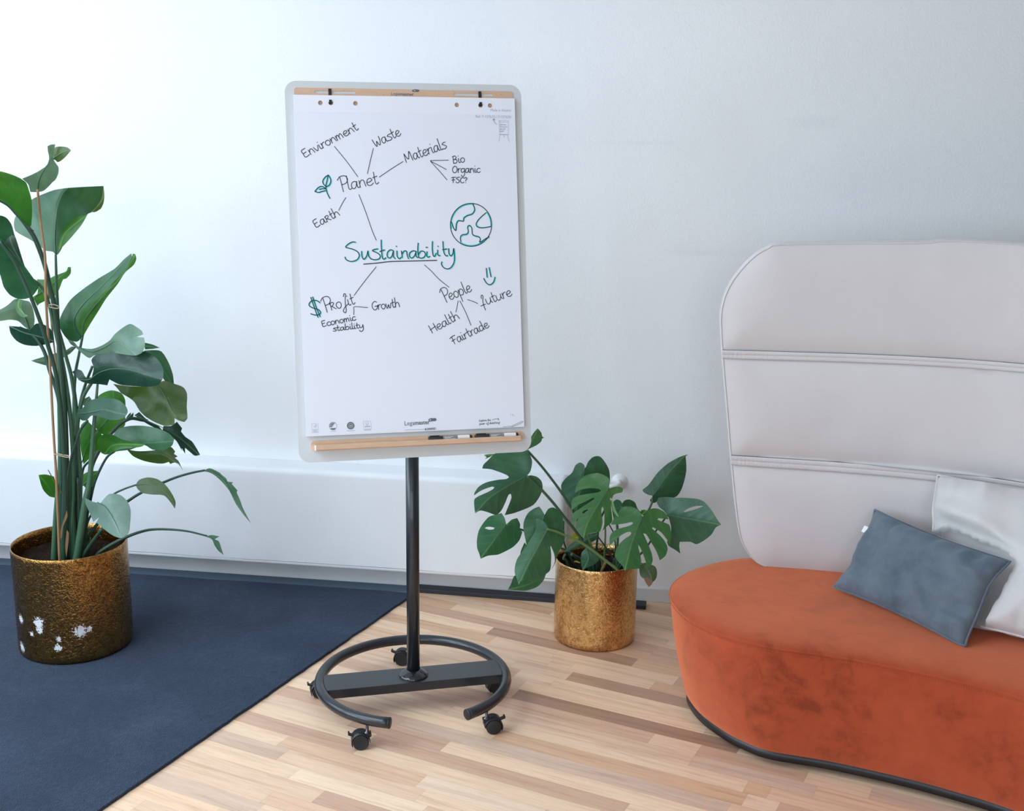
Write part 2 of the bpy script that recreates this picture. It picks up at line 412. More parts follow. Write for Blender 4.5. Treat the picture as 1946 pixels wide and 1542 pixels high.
def leaf_mat(name, dark, light, vein, trans=0.25, rough=0.34, freq=640.0, slant=0.6, veinw=0.0, gloss=0.5):
    m, nt, b = new_mat(name); t = NT(nt)
    a = t.n('ShaderNodeAttribute', attribute_name='luv'); sp = t.n('ShaderNodeSeparateXYZ'); t.l(a.outputs['Vector'], sp.inputs[0])
    ad = t.math('ABSOLUTE', sp.outputs[1])
    ph = t.math('MULTIPLY', t.math('SUBTRACT', sp.outputs[0], t.math('MULTIPLY', ad, slant)), freq)
    if veinw: wv = t.math('SINE', ph)
    else:
        cb = t.n('ShaderNodeCombineXYZ'); t.l(t.math('MULTIPLY', ph, 0.55), cb.inputs[0]); t.l(t.math('MULTIPLY', sp.outputs[1], 6.0), cb.inputs[1]); t.l(sp.outputs[2], cb.inputs[2])
        wn = t.noise(cb.outputs[0], 1.0, 3, 0.6); wv = t.math('SUBTRACT', t.math('MULTIPLY', wn.outputs[0], 3.4), 1.7)
    big = t.noise(t.obj(), 9, 3, 0.55, 0.5)
    c = t.ramp(big.outputs[0], [(0.3, dark), (0.7, light)])
    k = t.math('MULTIPLY', t.math('POWER', t.math('ADD', t.math('MULTIPLY', wv, 0.5), 0.5), 3.0), 0.16 if not veinw else 0.0)
    col = t.mix(k, c.outputs[0], vein)
    if veinw:   # a few strong side veins
        ph2 = t.math('POWER', t.math('ADD', t.math('MULTIPLY', wv, 0.5), 0.5), 30.0)
        col = t.mix(t.math('MULTIPLY', ph2, veinw), col, vein)
    mid = t.math('LESS_THAN', ad, 0.0022); col = t.mix(t.math('MULTIPLY', mid, 0.8), col, vein)
    t.l(col, b.inputs['Base Color']); b.inputs['Roughness'].default_value = rough; b.inputs['Specular IOR Level'].default_value = gloss
    h = t.math('ADD', t.math('MULTIPLY', wv, 0.30), t.math('MULTIPLY', t.noise(t.obj(), 30, 3).outputs[0], 2.0))
    t.bump(h, 0.35, 0.0020, b)
    tr = t.n('ShaderNodeBsdfTranslucent'); tc = t.mix(1.0, col, (1.25, 1.5, 0.6), 'MULTIPLY'); t.l(tc, tr.inputs['Color'])
    mx = t.n('ShaderNodeMixShader'); mx.inputs[0].default_value = trans
    t.l(b.outputs[0], mx.inputs[1]); t.l(tr.outputs[0], mx.inputs[2])
    t.l(mx.outputs[0], nt.nodes['Material Output'].inputs['Surface'])
    return m
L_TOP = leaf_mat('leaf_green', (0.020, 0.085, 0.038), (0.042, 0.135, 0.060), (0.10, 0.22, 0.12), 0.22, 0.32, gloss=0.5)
L_SILVER = leaf_mat('leaf_silvery_back_sheen', (0.12, 0.215, 0.170), (0.20, 0.305, 0.255), (0.32, 0.44, 0.36), 0.22, 0.34, gloss=0.5)  # silvery underside, lightened further to hold sky gloss in the colour
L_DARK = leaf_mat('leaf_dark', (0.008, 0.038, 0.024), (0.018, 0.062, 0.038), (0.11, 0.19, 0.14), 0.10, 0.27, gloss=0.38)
L_PALE = leaf_mat('leaf_pale_back_sheen', (0.055, 0.125, 0.090), (0.110, 0.200, 0.155), (0.22, 0.34, 0.26), 0.2, 0.32, gloss=0.6)  # pale underside green; upper sides get their sky reflection from this colour
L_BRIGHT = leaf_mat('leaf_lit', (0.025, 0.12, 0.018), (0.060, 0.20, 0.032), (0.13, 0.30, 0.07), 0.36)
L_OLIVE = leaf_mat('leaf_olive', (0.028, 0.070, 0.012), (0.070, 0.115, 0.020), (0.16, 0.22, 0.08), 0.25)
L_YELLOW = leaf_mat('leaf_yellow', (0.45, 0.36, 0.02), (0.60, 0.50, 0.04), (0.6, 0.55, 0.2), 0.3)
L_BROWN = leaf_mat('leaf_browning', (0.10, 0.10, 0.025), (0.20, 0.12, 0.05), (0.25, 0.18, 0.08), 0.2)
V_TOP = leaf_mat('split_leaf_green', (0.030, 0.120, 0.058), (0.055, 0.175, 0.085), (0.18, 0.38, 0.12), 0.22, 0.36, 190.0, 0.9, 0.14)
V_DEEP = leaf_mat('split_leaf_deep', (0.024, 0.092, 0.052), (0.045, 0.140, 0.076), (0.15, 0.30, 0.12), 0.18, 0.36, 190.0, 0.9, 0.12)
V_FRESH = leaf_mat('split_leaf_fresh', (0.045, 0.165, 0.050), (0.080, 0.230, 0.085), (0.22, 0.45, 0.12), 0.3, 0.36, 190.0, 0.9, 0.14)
M_STEM = plain('stem_green', (0.048, 0.125, 0.066), 0.4, bump=(30, 0.2, 0.003))
M_STEM_D = plain('stem_dark_green', (0.022, 0.064, 0.037), 0.4)
M_STEM_L = plain('stem_pale_green', (0.13, 0.22, 0.07), 0.45)
M_CANE = plain('bamboo', (0.33, 0.19, 0.09), 0.55, bump=(80, 0.2, 0.002))
M_TWINE = plain('twine', (0.48, 0.38, 0.26), 0.9)
M_DRY = plain('dry_leaf', (0.22, 0.12, 0.06), 0.9)

# ------------------------------------------------------------------ the room
def panel(name, pts, mat, kind='structure', thick=None):
    mb = MB(); mb.face([mb.vert(p) for p in pts], 0, False)
    o = mb.build(name, mat, normals=False); o['kind'] = kind; return o
def wall_with_openings(name, P, n_in, length, height, holes, mat, thick=0.22):
    """P(s, z) -> point on the inner face; openings are (s0, s1, z0, z1); reveals go outwards"""
    mb = MB()
    xs = sorted({0, length} | {h[0] for h in holes} | {h[1] for h in holes}); zs = sorted({0, height} | {h[2] for h in holes} | {h[3] for h in holes})
    for a, b in zip(xs, xs[1:]):
        for c, d in zip(zs, zs[1:]):
            if any(h[0] <= a and b <= h[1] and h[2] <= c and d <= h[3] for h in holes): continue
            for o in (0, thick):
                mb.face([mb.vert(P(s, z) - n_in * o) for s, z in ((a, c), (b, c), (b, d), (a, d))], 0, False)
    for h in holes:
        cs = [(h[0], h[2]), (h[1], h[2]), (h[1], h[3]), (h[0], h[3])]
        for (s0, z0), (s1, z1) in zip(cs, cs[1:] + cs[:1]):
            mb.face([mb.vert(P(s0, z0)), mb.vert(P(s1, z1)), mb.vert(P(s1, z1) - n_in * thick), mb.vert(P(s0, z0) - n_in * thick)], 0, False)
    o = mb.build(name, mat, normals=False); o['kind'] = 'structure'; return o
mb = MB(); mb.box(wp((T_LEFT + T_RIGHT) / 2, -0.10, CEIL / 2), (T_RIGHT - T_LEFT, 0.2, CEIL), WU, WN); o = mb.build('wall_back', M_WALL); o['kind'] = 'structure'
wall_with_openings('wall_left', lambda s, z: wp(T_LEFT, s, z), WU, O_FRONT, CEIL, [(a, b, WIN_Z[0], WIN_Z[1]) for a, b in LEFT_WINDOWS], M_WALL)
wall_with_openings('wall_front', lambda s, z: wp(T_LEFT + s, O_FRONT, z), -WN, T_RIGHT - T_LEFT, CEIL, [(a - T_LEFT, b - T_LEFT, WIN_Z[0], WIN_Z[1]) for a, b in FRONT_WINDOWS], M_DIM)
panel('wall_right', [wp(T_RIGHT, 0, 0), wp(T_RIGHT, O_FRONT, 0), wp(T_RIGHT, O_FRONT, CEIL), wp(T_RIGHT, 0, CEIL)], M_DIM)
wall_with_openings('ceiling', lambda t, o: wp(T_LEFT + t, o, CEIL), Vector((0, 0, -1)), T_RIGHT - T_LEFT, O_FRONT, [(ROOF[0] - T_LEFT, ROOF[1] - T_LEFT, ROOF[2], ROOF[3])], M_CEIL)
mb = MB()
for t_ in (ROOF[0] + .03, (ROOF[0] + ROOF[1]) / 2, ROOF[1] - .03): mb.box(wp(t_, (ROOF[2] + ROOF[3]) / 2, CEIL + 0.05), (0.05, ROOF[3] - ROOF[2], 0.05), WU, WN)
for o_ in (ROOF[2] + .03, ROOF[3] - .03): mb.box(wp((ROOF[0] + ROOF[1]) / 2, o_, CEIL + 0.05), (ROOF[1] - ROOF[0], 0.05, 0.05), WU, WN)
o = mb.build('window_7', M_WHITEPL); o['kind'] = 'structure'  # frame of the roof window that is added for its light
k = 0
for a, b in LEFT_WINDOWS:
    k += 1; mb = MB(); zc = (WIN_Z[0] + WIN_Z[1]) / 2; hh = WIN_Z[1] - WIN_Z[0]
    for s in (a + 0.03, (a + b) / 2, b - 0.03): mb.box(wp(T_LEFT - 0.04, s, zc), (0.05, 0.05, hh), WU, WN)
    for z in (WIN_Z[0] + 0.03, WIN_Z[1] - 0.03): mb.box(wp(T_LEFT - 0.04, (a + b) / 2, z), (0.05, b - a, 0.05), WU, WN)
    o = mb.build('window_%d' % k, M_WHITEPL); o['kind'] = 'structure'
for a, b in FRONT_WINDOWS:
    k += 1; mb = MB()
    for s in (a + 0.03, (a + b) / 2, b - 0.03): mb.box(wp(s, O_FRONT + 0.04, zc), (0.05, 0.05, hh), WU, WN)
    for z in (WIN_Z[0] + 0.03, WIN_Z[1] - 0.03): mb.box(wp((a + b) / 2, O_FRONT + 0.04, z), (b - a, 0.05, 0.05), WU, WN)
    o = mb.build('window_%d' % k, M_WHITEPL); o['kind'] = 'structure'

# floor of narrow boards laid at an angle; every board is a face with its own tone
PHI = radians(-26.4); PU = Vector((cos(PHI), sin(PHI), 0)); PV = Vector((-sin(PHI), cos(PHI), 0)); PW = 0.0675
def build_floor():
    mb = MB(); tones = []
    corners = [wp(T_LEFT, 0), wp(T_RIGHT, 0), wp(T_RIGHT, O_FRONT), wp(T_LEFT, O_FRONT)]
    poly = [Vector((c.dot(PU), c.dot(PV))) for c in corners]
    u0 = min(p.x for p in poly); u1 = max(p.x for p in poly); v0 = min(p.y for p in poly); v1 = max(p.y for p in poly)
    pal = [T_MID, T_PALE, T_MID, T_TAN, T_PALE, T_GREY, T_ROSE, (0.68, 0.50, 0.37), (0.74, 0.58, 0.45)]
    seams = FLOOR_BOARDS
    r0 = math.floor(v0 / PW); r1 = math.ceil(v1 / PW)
    rnd = random.Random(5)
    for r in range(r0, r1):
        fixed = seams.get(r)
        cells = []
        u = u0 - rnd.random() * 0.8
        while u < u1:
            L = rnd.uniform(0.45, 0.95); cells.append((u, u + L, rnd.choice(pal))); u += L
        if fixed:
            a, b = fixed[0][0], fixed[-1][1]; new = []
            for c in cells:
                if c[1] <= a or c[0] >= b: new.append(c)
                elif c[0] < a: new.append((c[0], a, c[2])) 
            for c in cells:
                if c[0] < b < c[1]: new.append((b, c[1], c[2]))
            cells = new + list(fixed)
        for (a, b, tone) in cells:
            rv = rnd.random(); j = 1 + rnd.uniform(-0.035, 0.035)
            g = 0.0002
            vs = [(a + g, r * PW + g), (b - g, r * PW + g), (b - g, (r + 1) * PW - g), (a + g, (r + 1) * PW - g)]
            # clip to the room by simple rejection of far boards
            cu, cv = (a + b) / 2, (r + 0.5) * PW
            ids = []
            for (uu, vv) in vs:
                p = PU * uu + PV * vv; ids.append(mb.vert((p.x, p.y, 0), (uu, vv, rv))); tones.append(tuple(x * j for x in tone) + (1,))
            mb.face(ids, 0, False)
    # bare subfloor shows dark in the hairline joints
    k = len(mb.v); 
    ids = []
    for c in (wp(T_LEFT - .3, -.3), wp(T_RIGHT + .3, -.3), wp(T_RIGHT + .3, O_FRONT + .3), wp(T_LEFT - .3, O_FRONT + .3)):
        ids.append(mb.vert((c.x, c.y, -0.0015), (0, 0, 0.5))); tones.append((0.40, 0.28, 0.20, 1))
    mb.face(ids, 0, False)
    o = mb.build('floor', M_FLOOR, normals=False); o['kind'] = 'structure'
    ca = o.data.color_attributes.new('tone', 'FLOAT_COLOR', 'POINT'); ca.data.foreach_set('color', [x for t in tones for x in t])
    return o
FLOOR_BOARDS = {}
def board_px(p, q, tone):
    """a board read off the photo: two points on its middle line"""
    A, B = atz(p[0], p[1], 0), atz(q[0], q[1], 0)
    r = math.floor(((A + B) / 2).dot(PV) / PW)
    FLOOR_BOARDS.setdefault(r, []).append((A.dot(PU), B.dot(PU), tone))
T_BROWN, T_TAN, T_PALE, T_ROSE, T_MID, T_GREY = (0.37, 0.24, 0.18), (0.63, 0.44, 0.31), (0.77, 0.61, 0.47), (0.57, 0.40, 0.31), (0.70, 0.54, 0.42), (0.60, 0.47, 0.39)
P1 = lambda a, b: (200 + a * .2878, 1380 + b * .2878)
P2 = lambda a, b: (700 + a * .3597, 1360 + b * .3597)
P3 = lambda a, b: (900 + a * .257, 1200 + b * .257)
P4 = lambda a, b: (420 + a * .1542, 1200 + b * .1542)
board_px(P3(278, 488), P3(1950, 895), T_BROWN)
board_px(P3(690, 348), P3(1850, 605), (0.41, 0.275, 0.21))
board_px(P3(90, 20), P3(1190, 235), (0.42, 0.28, 0.21))
board_px(P3(100, 95), P3(590, 180), T_MID); board_px(P3(590, 180), P3(1500, 365), T_MID)
board_px(P3(300, 330), P3(690, 420), T_PALE); board_px(P3(280, 250), P3(680, 345), T_MID)
board_px(P3(700, 285), P3(1315, 410), T_MID); board_px(P3(1315, 410), P3(1750, 505), T_TAN)
board_px(P3(560, 405), P3(1700, 660), T_PALE); board_px(P3(330, 425), P3(1700, 755), (0.75, 0.57, 0.42))
board_px(P3(600, 60), P3(1345, 130), T_TAN); board_px(P3(1345, 130), P3(1800, 210), T_ROSE)
board_px(P2(640, -25), P2(1725, 212), (0.68, 0.51, 0.40)); board_px(P2(1725, 212), P2(2300, 350), T_ROSE)
board_px(P2(560, 5), P2(2000, 365), T_PALE)
board_px(P2(690, 88), P2(2000, 425), T_TAN)
board_px(P2(185, 28), P2(1910, 478), T_GREY)
board_px(P2(418, 152), P2(1900, 545), T_PALE); board_px(P2(-80, 30), P2(418, 152), T_ROSE)
board_px(P2(20, 120), P2(1350, 510), T_ROSE)
board_px(P1(1660, 165), P2(1200, 540), T_PALE)
board_px(P4(200, 1025), P1(1655, 165), T_ROSE)
board_px(P4(320, 900), P4(1600, 1235), T_PALE)
board_px(P4(700, 760), P4(1900, 1050), T_ROSE)
board_px(P1(1170, 100), P2(275, 350), (0.69, 0.50, 0.37)); board_px(P2(275, 350), P2(900, 545), (0.78, 0.64, 0.52))
board_px(P1(640, 75), P1(1168, 195), T_GREY); board_px(P1(1168, 195), P1(2100, 440), T_MID)
board_px(P1(480, 130), P1(1235, 325), T_PALE); board_px(P1(1235, 325), P1(2100, 560), (0.80, 0.66, 0.52))
board_px(P1(380, 200), P1(1385, 485), T_MID); board_px(P1(1385, 485), P1(2000, 640), T_ROSE)
board_px(P1(280, 275), P1(1040, 490), T_MID); board_px(P1(1040, 490), P1(1700, 680), (0.70, 0.50, 0.38))
board_px(P1(200, 350), P1(1000, 560), T_GREY); board_px(P1(120, 420), P1(700, 590), (0.74, 0.56, 0.42))
for _r in FLOOR_BOARDS:
    FLOOR_BOARDS[_r].sort(); _b = FLOOR_BOARDS[_r]
    for _i in range(len(_b) - 1): _b[_i] = (_b[_i][0], _b[_i + 1][0], _b[_i][2])
build_floor()

# skirting, floor strip, vinyl edge
mb = MB(); mb.box(wp((T_LEFT + T_RIGHT) / 2, 0.004, 0.0275), (T_RIGHT - T_LEFT, 0.008, 0.055), WU, WN, bev=0.002)
o = mb.build('baseboard_back', M_TRIM); o['kind'] = 'structure'
mb = MB(); A, B = Vector((-0.375, 4.496, 0)), Vector((0.528, 4.354, 0)); d = (B - A).normalized(); nb = Vector((-d.y, d.x, 0))
mb.box((A + B) / 2 + nb * 0.026 + Vector((0, 0, 0.0095)), ((B - A).length, 0.050, 0.017), d, nb, bev=0.002)
tag(mb.build('floor_strip', M_STRIP, loc=(A + B) / 2), 'black rubber floor strip lying along the foot of the wall behind the gold pots', 'floor strip')
mb = MB(); mb.box(wp((T_LEFT + 0.285) / 2 + 0.01, 0.0605, 0.0045), (0.285 - T_LEFT - 0.02, 0.071, 0.008), WU, WN, bev=0.003)
tag(mb.build('vinyl_strip', M_VINYL, loc=wp((T_LEFT + 0.24) / 2, 0.055, 0)), 'dull blue vinyl strip between the dark blue carpet and the skirting', 'floor strip')

# carpet
def build_carpet():
    mb = MB(); rnd = random.Random(3)
    E0, E1 = Vector((-0.385, 4.455, 0)), Vector((-1.40, 2.28, 0)); d = (E1 - E0).normalized()
    q0 = W0 + WN * 0.10
    edge = []
    n = 240
    for i in range(n + 1):
        t = i / n; p = E0 + (E1 + d * 4.5 - E0) * t + Vector((-d.y, d.x, 0)) * (noise.noise(Vector((t * 90, 3, 0))) * 0.004 + rnd.uniform(-0.0012, 0.0012)); edge.append(p)
    back = [E0 + WN * 0.0, wp(T_LEFT + 0.01, 0.10)]
    far = [wp(T_LEFT + 0.01, O_FRONT - 0.02)]
    loop = edge + [wp(T_LEFT + 0.01, 7.0)] + [wp(T_LEFT + 0.01, 0.104)] + [wp(0.22 - 2.9 * (1 - i / 20), 0.104 + noise.noise(Vector((i * .7, 9, 0))) * 0.004) for i in range(21)]
    loop = [p for p in loop]
    top = [mb.vert((p.x, p.y, 0.011)) for p in loop]; bot = [mb.vert((p.x, p.y, 0.0005)) for p in loop]
    mb.face(top, 0, False); N = len(loop)
    for i in range(N): mb.face((top[i], top[(i + 1) % N], bot[(i + 1) % N], bot[i]), 0, False)
    return mb.build('carpet', M_CARPET, loc=(-1.6, 3.4, 0), normals=True)
tag(build_carpet(), 'dark blue grey cut pile carpet covering the floor at left', 'carpet')

# radiator cover under white sheeting
def build_cover():
    t0, t1 = T_LEFT + 0.02, 0.905
    root = thing('radiator_cover', wp((t0 + t1) / 2, 0.06, 0), 'long low radiator box along the wall draped in white sheeting', 'radiator cover')
    mb = MB(); nt_, prof = 150, []
    for k in range(7): a = pi / 2 * k / 6; prof.append((0.095 + 0.022 * sin(a), 0.475 + 0.022 * cos(a)))
    prof = [(0.001, 0.499), (0.03, 0.4985), (0.06, 0.498)] + prof + [(0.118, 0.44), (0.1185, 0.36), (0.119, 0.27), (0.119, 0.19), (0.118, 0.135), (0.117, 0.113)]
    rows = []
    for i in range(nt_ + 1):
        t = t0 + (t1 - t0) * i / nt_; row = []
        for j, (o, z) in enumerate(prof):
            w = 0.003 * noise.noise(Vector((t * 5, z * 3, 1))) + 0.0018 * noise.noise(Vector((t * 21, z * 5, 4)))
            dz = 0.003 * noise.noise(Vector((t * 3, 7, 2))) if j == len(prof) - 1 else 0
            row.append(mb.vert(wp(t, o + (w if j > 2 else 0), z + dz)))
        rows.append(row)
    for A, B in zip(rows, rows[1:]):
        for j in range(len(prof) - 1): mb.face((A[j], B[j], B[j + 1], A[j + 1]))
    for r_, t in ((rows[0], t0), (rows[-1], t1)):
        mb.face(r_ + [mb.vert(wp(t, 0.001, 0.113))], 0, False)
    mb.face([rows[0][-1], rows[-1][-1], mb.vert(wp(t1, 0.001, 0.113)), mb.vert(wp(t0, 0.001, 0.113))], 0, False)
    mb.build('sheeting', M_CLOTH, root)
    mb = MB(); mb.box(wp((t0 + t1) / 2, 0.060, 0.106), (t1 - t0, 0.116, 0.010), WU, WN, bev=0.002); mb.build('bottom_rail', M_TRIM, root)
    mb = MB(); mb.box(wp((t0 + t1) / 2, 0.012, 0.05), (t1 - t0, 0.022, 0.098), WU, WN); mb.build('kick_board', M_TRIM, root)
    return root
build_cover()
def build_pipe():
    c = wp(1.101, 0, 0.485)
    root = thing('radiator_pipe', c, 'white bent radiator pipe entering the wall behind the split leaf plant', 'pipe')
    mb = MB(); pts = [c + WN * 0.002, c + WN * 0.028]
    for k in range(1, 9):
        a = pi / 2 * k / 8; pts.append(c + WN * (0.028 + 0.026 * sin(a)) - WU * (0.026 * (1 - cos(a))) - Vector((0, 0, 0.007 * k / 8)))
    pts.append(c + WN * 0.054 - WU * 0.12 - Vector((0, 0, 0.013))); pts.append(c + WN * 0.054 - WU * 0.21 - Vector((0, 0, 0.016)))
    mb.tube(pts, 0.0095, 16); mb.build('pipe', M_WHITEPL, root)
    mb = MB(); mb.lathe(c, [(0.0305, 0.0005), (0.0305, 0.003), (0.028, 0.006), (0.022, 0.0075), (0.0205, 0.010), (0.016, 0.012), (0.0115, 0.0125), (0.0105, 0.018), (0.0096, 0.018)], 40, WN); mb.build('rosette', M_WHITEPL, root)
build_pipe()

# ------------------------------------------------------------------ flip chart on wheels
BX, BY = -0.3044367, 3.5599133
BASE = Vector((BX, BY, 0))
BT, BOZ, BOV = 0.1887398, 1.4209413, 0.0232722
BU = Vector((cos(BYAW), sin(BYAW), 0)); BN0 = Vector((sin(BYAW), -cos(BYAW), 0))
BV = Vector((0, 0, 1)) * cos(BT) - BN0 * sin(BT); BNN = BN0 * cos(BT) + Vector((0, 0, 1)) * sin(BT)
BO = Vector((BX, BY, BOZ)) + BN0 * BOV
def bp(u, v, n=0.0): return BO + BU * u + BV * v + BNN * n
def bd(px, py, n=0.0):
    d = ray(px, py); P0 = BO + BNN * n; t = (P0 - EYE).dot(BNN) / d.dot(BNN); P = EYE + d * t - BO
    return Vector((P.dot(BU), P.dot(BV)))
def rrect(u0, u1, v0, v1, r, k=8):
    out = []
    for (cx, cy, a0) in ((u1 - r, v1 - r, 0), (u0 + r, v1 - r, 90), (u0 + r, v0 + r, 180), (u1 - r, v0 + r, 270)):
        for i in range(k + 1): a = radians(a0 + 90 * i / k); out.append(Vector((cx + r * cos(a), cy + r * sin(a))))
    return out
def plate(mb, outline, holes, n0, n1, m=0, step=None):
    """a flat plate in the board's plane between normal offsets n0 (back) and n1 (front)"""
    vs, tris = fill2d(outline, holes, step or 10)
    k = len(mb.v)
    for p in vs: mb.vert(bp(p.x, p.y, n1))
    for p in vs: mb.vert(bp(p.x, p.y, n0))
    N = len(vs)
    for f in tris: mb.face([k + i for i in f], m, False); mb.face([k + N + i for i in reversed(f)], m, False)
    for lp in [outline] + list(holes):
        L = len(lp); a = [mb.vert(bp(p[0], p[1], n1)) for p in lp]; b = [mb.vert(bp(p[0], p[1], n0)) for p in lp]
        for i in range(L): mb.face((a[i], a[(i + 1) % L], b[(i + 1) % L], b[i]), m, False)
def circle2(u, v, r, n=20): return [Vector((u + r * cos(2 * pi * i / n), v + r * sin(2 * pi * i / n))) for i in range(n)]
NB = -0.0085                                                       # front of the board behind the pad
HOLES_U = (-0.249, -0.2195, -0.1487, 0.1489, 0.2200, 0.2491); HOLE_V, HOLE_R = 0.4686, 0.0066
chart = thing('flip_chart', BASE, 'flip chart with grey rounded board and wooden trims on black round wheeled stand', 'flip chart')
mb = MB(); plate(mb, rrect(-0.3485, 0.3470, -0.5665, 0.5318, 0.034, 10), [], NB - 0.012, NB); mb.build('board', M_BOARD, chart, bevel=0.0012)
mb = MB(); rail = [p for p in rrect(-0.3225, 0.3205, 0.446, 0.5125, 0.009)]
plate(mb, rail, [rrect(-0.2645, -0.1475, 0.4968, 0.5045, 0.0036, 4), rrect(0.1412, 0.2588, 0.4968, 0.5045, 0.0036, 4)], NB, -0.0062)
rail_o = mb.build('clamp_rail', M_CORK, chart, label='speckled beech clamp rail with two slots')
for hu in (-0.2205, 0.2203):
    mb = MB(); mb.box(bp(hu, 0.4885, -0.0048), (0.0088, 0.0440, 0.0022), BU, BV, BNN, bev=0.0008)       # flat strap over the slot, then behind the paper
    mb.box(bp(hu, 0.5005, -0.0075), (0.0080, 0.0062, 0.0040), BU, BV, BNN)                              # slide running in the slot
    mb.box(bp(hu, 0.4700, -0.0018), (0.0070, 0.0052, 0.0070), BU, BV, BNN)                              # peg through the punched hole
    mb.box(bp(hu, 0.4728, 0.0022), (0.0078, 0.0095, 0.0022), BU, BV, BNN, bev=0.0008)
    mb.build('hook', M_PLASTIC, chart)
mb = MB(); plate(mb, rrect(-0.3135, 0.3225, -0.5330, -0.5030, 0.0125, 6), [], NB, -0.0035); tray = mb.build('pen_tray', M_BEECH, chart)
mb = MB(); mb.box(bp(0.0045, -0.5255, 0.0105), (0.6070, 0.006, 0.024), BU, BV, BNN, bev=0.001)
mb.box(bp(0.0045, -0.5215, 0.0205), (0.6070, 0.0145, 0.006), BU, BV, BNN, bev=0.001); mb.build('lip', M_BEECH, tray)
mb = MB(); mb.box(bp(-0.3008, -0.5232, 0.0105), (0.0035, 0.0148, 0.027), BU, BV, BNN, bev=0.001); mb.build('end_cap', M_WHITEPL, tray, label='white end cap of the pen tray')
mb = MB(); mb.tube([BASE + Vector((0, 0, 0.104)), BASE + Vector((0, 0, 0.5)), BASE + Vector((0, 0, 1.02))], 0.0205, 28)
pole = mb.build('pole', M_BLACK, chart)
mb = MB(); top = BASE + Vector((0, 0, 1.02)); mb.tube([top - Vector((0, 0, 0.05)), top + Vector((0, 0, 0.16)) - BN0 * 0.028, top + Vector((0, 0, 0.42)) - BN0 * 0.070], 0.018, 20)
mb.box(bp(0, -0.16, NB - 0.022), (0.30, 0.05, 0.020), BU, BV, BNN, bev=0.002); mb.box(bp(0, 0.05, NB - 0.022), (0.10, 0.05, 0.020), BU, BV, BNN, bev=0.002)
mb.build('board_bracket', M_BLACK, chart)
ZR, RR, TR_ = 0.0905, 0.2978, 0.0168
a0, a1 = radians(-52.5), radians(360 - 99.0)
mb = MB(); ring = [BASE + Vector((RR * cos(a0 + (a1 - a0) * i / 90), RR * sin(a0 + (a1 - a0) * i / 90), ZR)) for i in range(91)]
mb.tube(ring, TR_, 20); base_o = mb.build('base_ring', M_BLACK, chart)
for p, q in ((ring[0], ring[1]), (ring[-1], ring[-2])):
    d = (p - q).normalized(); mb = MB(); mb.lathe(p, [(TR_ * 1.02, -0.004), (TR_ * 1.03, 0.001), (TR_ * 0.9, 0.0026), (0.0, 0.003)], 24, d); mb.build('end_plug', M_PLASTIC, base_o)
def build_crossbar():
    mb = MB(); nb = Vector((-BU.y, BU.x, 0)); hw = 0.056; rows = []
    for s in (-1, 1):
        ends = []
        for k in range(9):
            y = -hw + 2 * hw * k / 8; xx = s * (sqrt(RR * RR - y * y) - TR_ * 0.75); ends.append((xx, y))
        rows.append(ends)
    lo = rows[0] + rows[1][::-1]
    top = [mb.vert(BASE + BU * x_ + nb * y + Vector((0, 0, 0.1035))) for x_, y in lo]; bot = [mb.vert(BASE + BU * x_ + nb * y + Vector((0, 0, 0.0735))) for x_, y in lo]
    mb.face(top, 0, False); mb.face(bot[::-1], 0, False); n = len(lo)
    for i in range(n): mb.face((top[i], top[(i + 1) % n], bot[(i + 1) % n], bot[i]), 0, False)
    return mb.build('crossbar', M_BLACK, chart, bevel=0.0015)
build_crossbar()
mb = MB(); mb.lathe(BASE + Vector((0, 0, 0.1035)), [(0.0475, 0.0), (0.0475, 0.004), (0.044, 0.007), (0.0245, 0.021), (0.0215, 0.0215)], 48); mb.build('pole_collar', M_GLOSSB, chart)
def caster(ang, swivel):
    a = radians(ang); p = BASE + Vector((RR * cos(a), RR * sin(a), 0)); s = radians(swivel)
    fw = Vector((cos(s), sin(s), 0)); ax = Vector((-sin(s), cos(s), 0)); Z = Vector((0, 0, 1))
    c = p + fw * 0.020 + Z * 0.0245
    mb = MB(); mb.lathe(p + Z * 0.046, [(0.0, 0.0), (0.0105, 0.0), (0.0105, 0.004), (0.0045, 0.006), (0.0045, 0.0285)], 20)
    st = mb.build('caster', M_STEELD, chart)
    mb = MB()                                                     # hood over the two wheels
    n = 14; rows = []
    for i in range(n + 1):
        th = radians(-25 + 205 * i / n); R = 0.0285
        rows.append([mb.vert(c + (fw * cos(th) + Z * sin(th)) * rr + ax * yy) for rr, yy in ((R, -0.020), (R, 0.020), (R - 0.0025, 0.020), (R - 0.0025, -0.020))])
    for A, B in zip(rows, rows[1:]):
        for k in range(4): mb.face((A[k], A[(k + 1) % 4], B[(k + 1) % 4], B[k]))
    mb.face(rows[0], 0, False); mb.face(rows[-1][::-1], 0, False)
    mb.box(c + Z * 0.006, (0.022, 0.006, 0.040), fw, ax, Z, bev=0.001); mb.box(p + Z * 0.043, (0.024, 0.026, 0.010), fw, ax, Z, bev=0.002)
    mb.build('hood', M_PLASTIC, st)
    for sg in (-1, 1):
        mb = MB(); mb.lathe(c + ax * (sg * 0.0125) , [(0.0, -0.0085), (0.021, -0.0085), (0.0238, -0.0065), (0.0245, 0.0), (0.0238, 0.0065), (0.0215, 0.0085), (0.020, 0.0078), (0.0, 0.0078)], 36, ax); mb.build('wheel', M_RUBBER, st)
    mb = MB(); mb.box(c + fw * 0.026 + Z * 0.019, (0.018, 0.014, 0.0045), (fw + Z * 0.35).normalized(), ax, (Z - fw * 0.35).normalized(), bev=0.001)
    mb.box(c + fw * 0.035 + Z * 0.0245, (0.005, 0.015, 0.008), fw, ax, Z, bev=0.001); mb.build('brake_lever', M_PLASTIC, st)
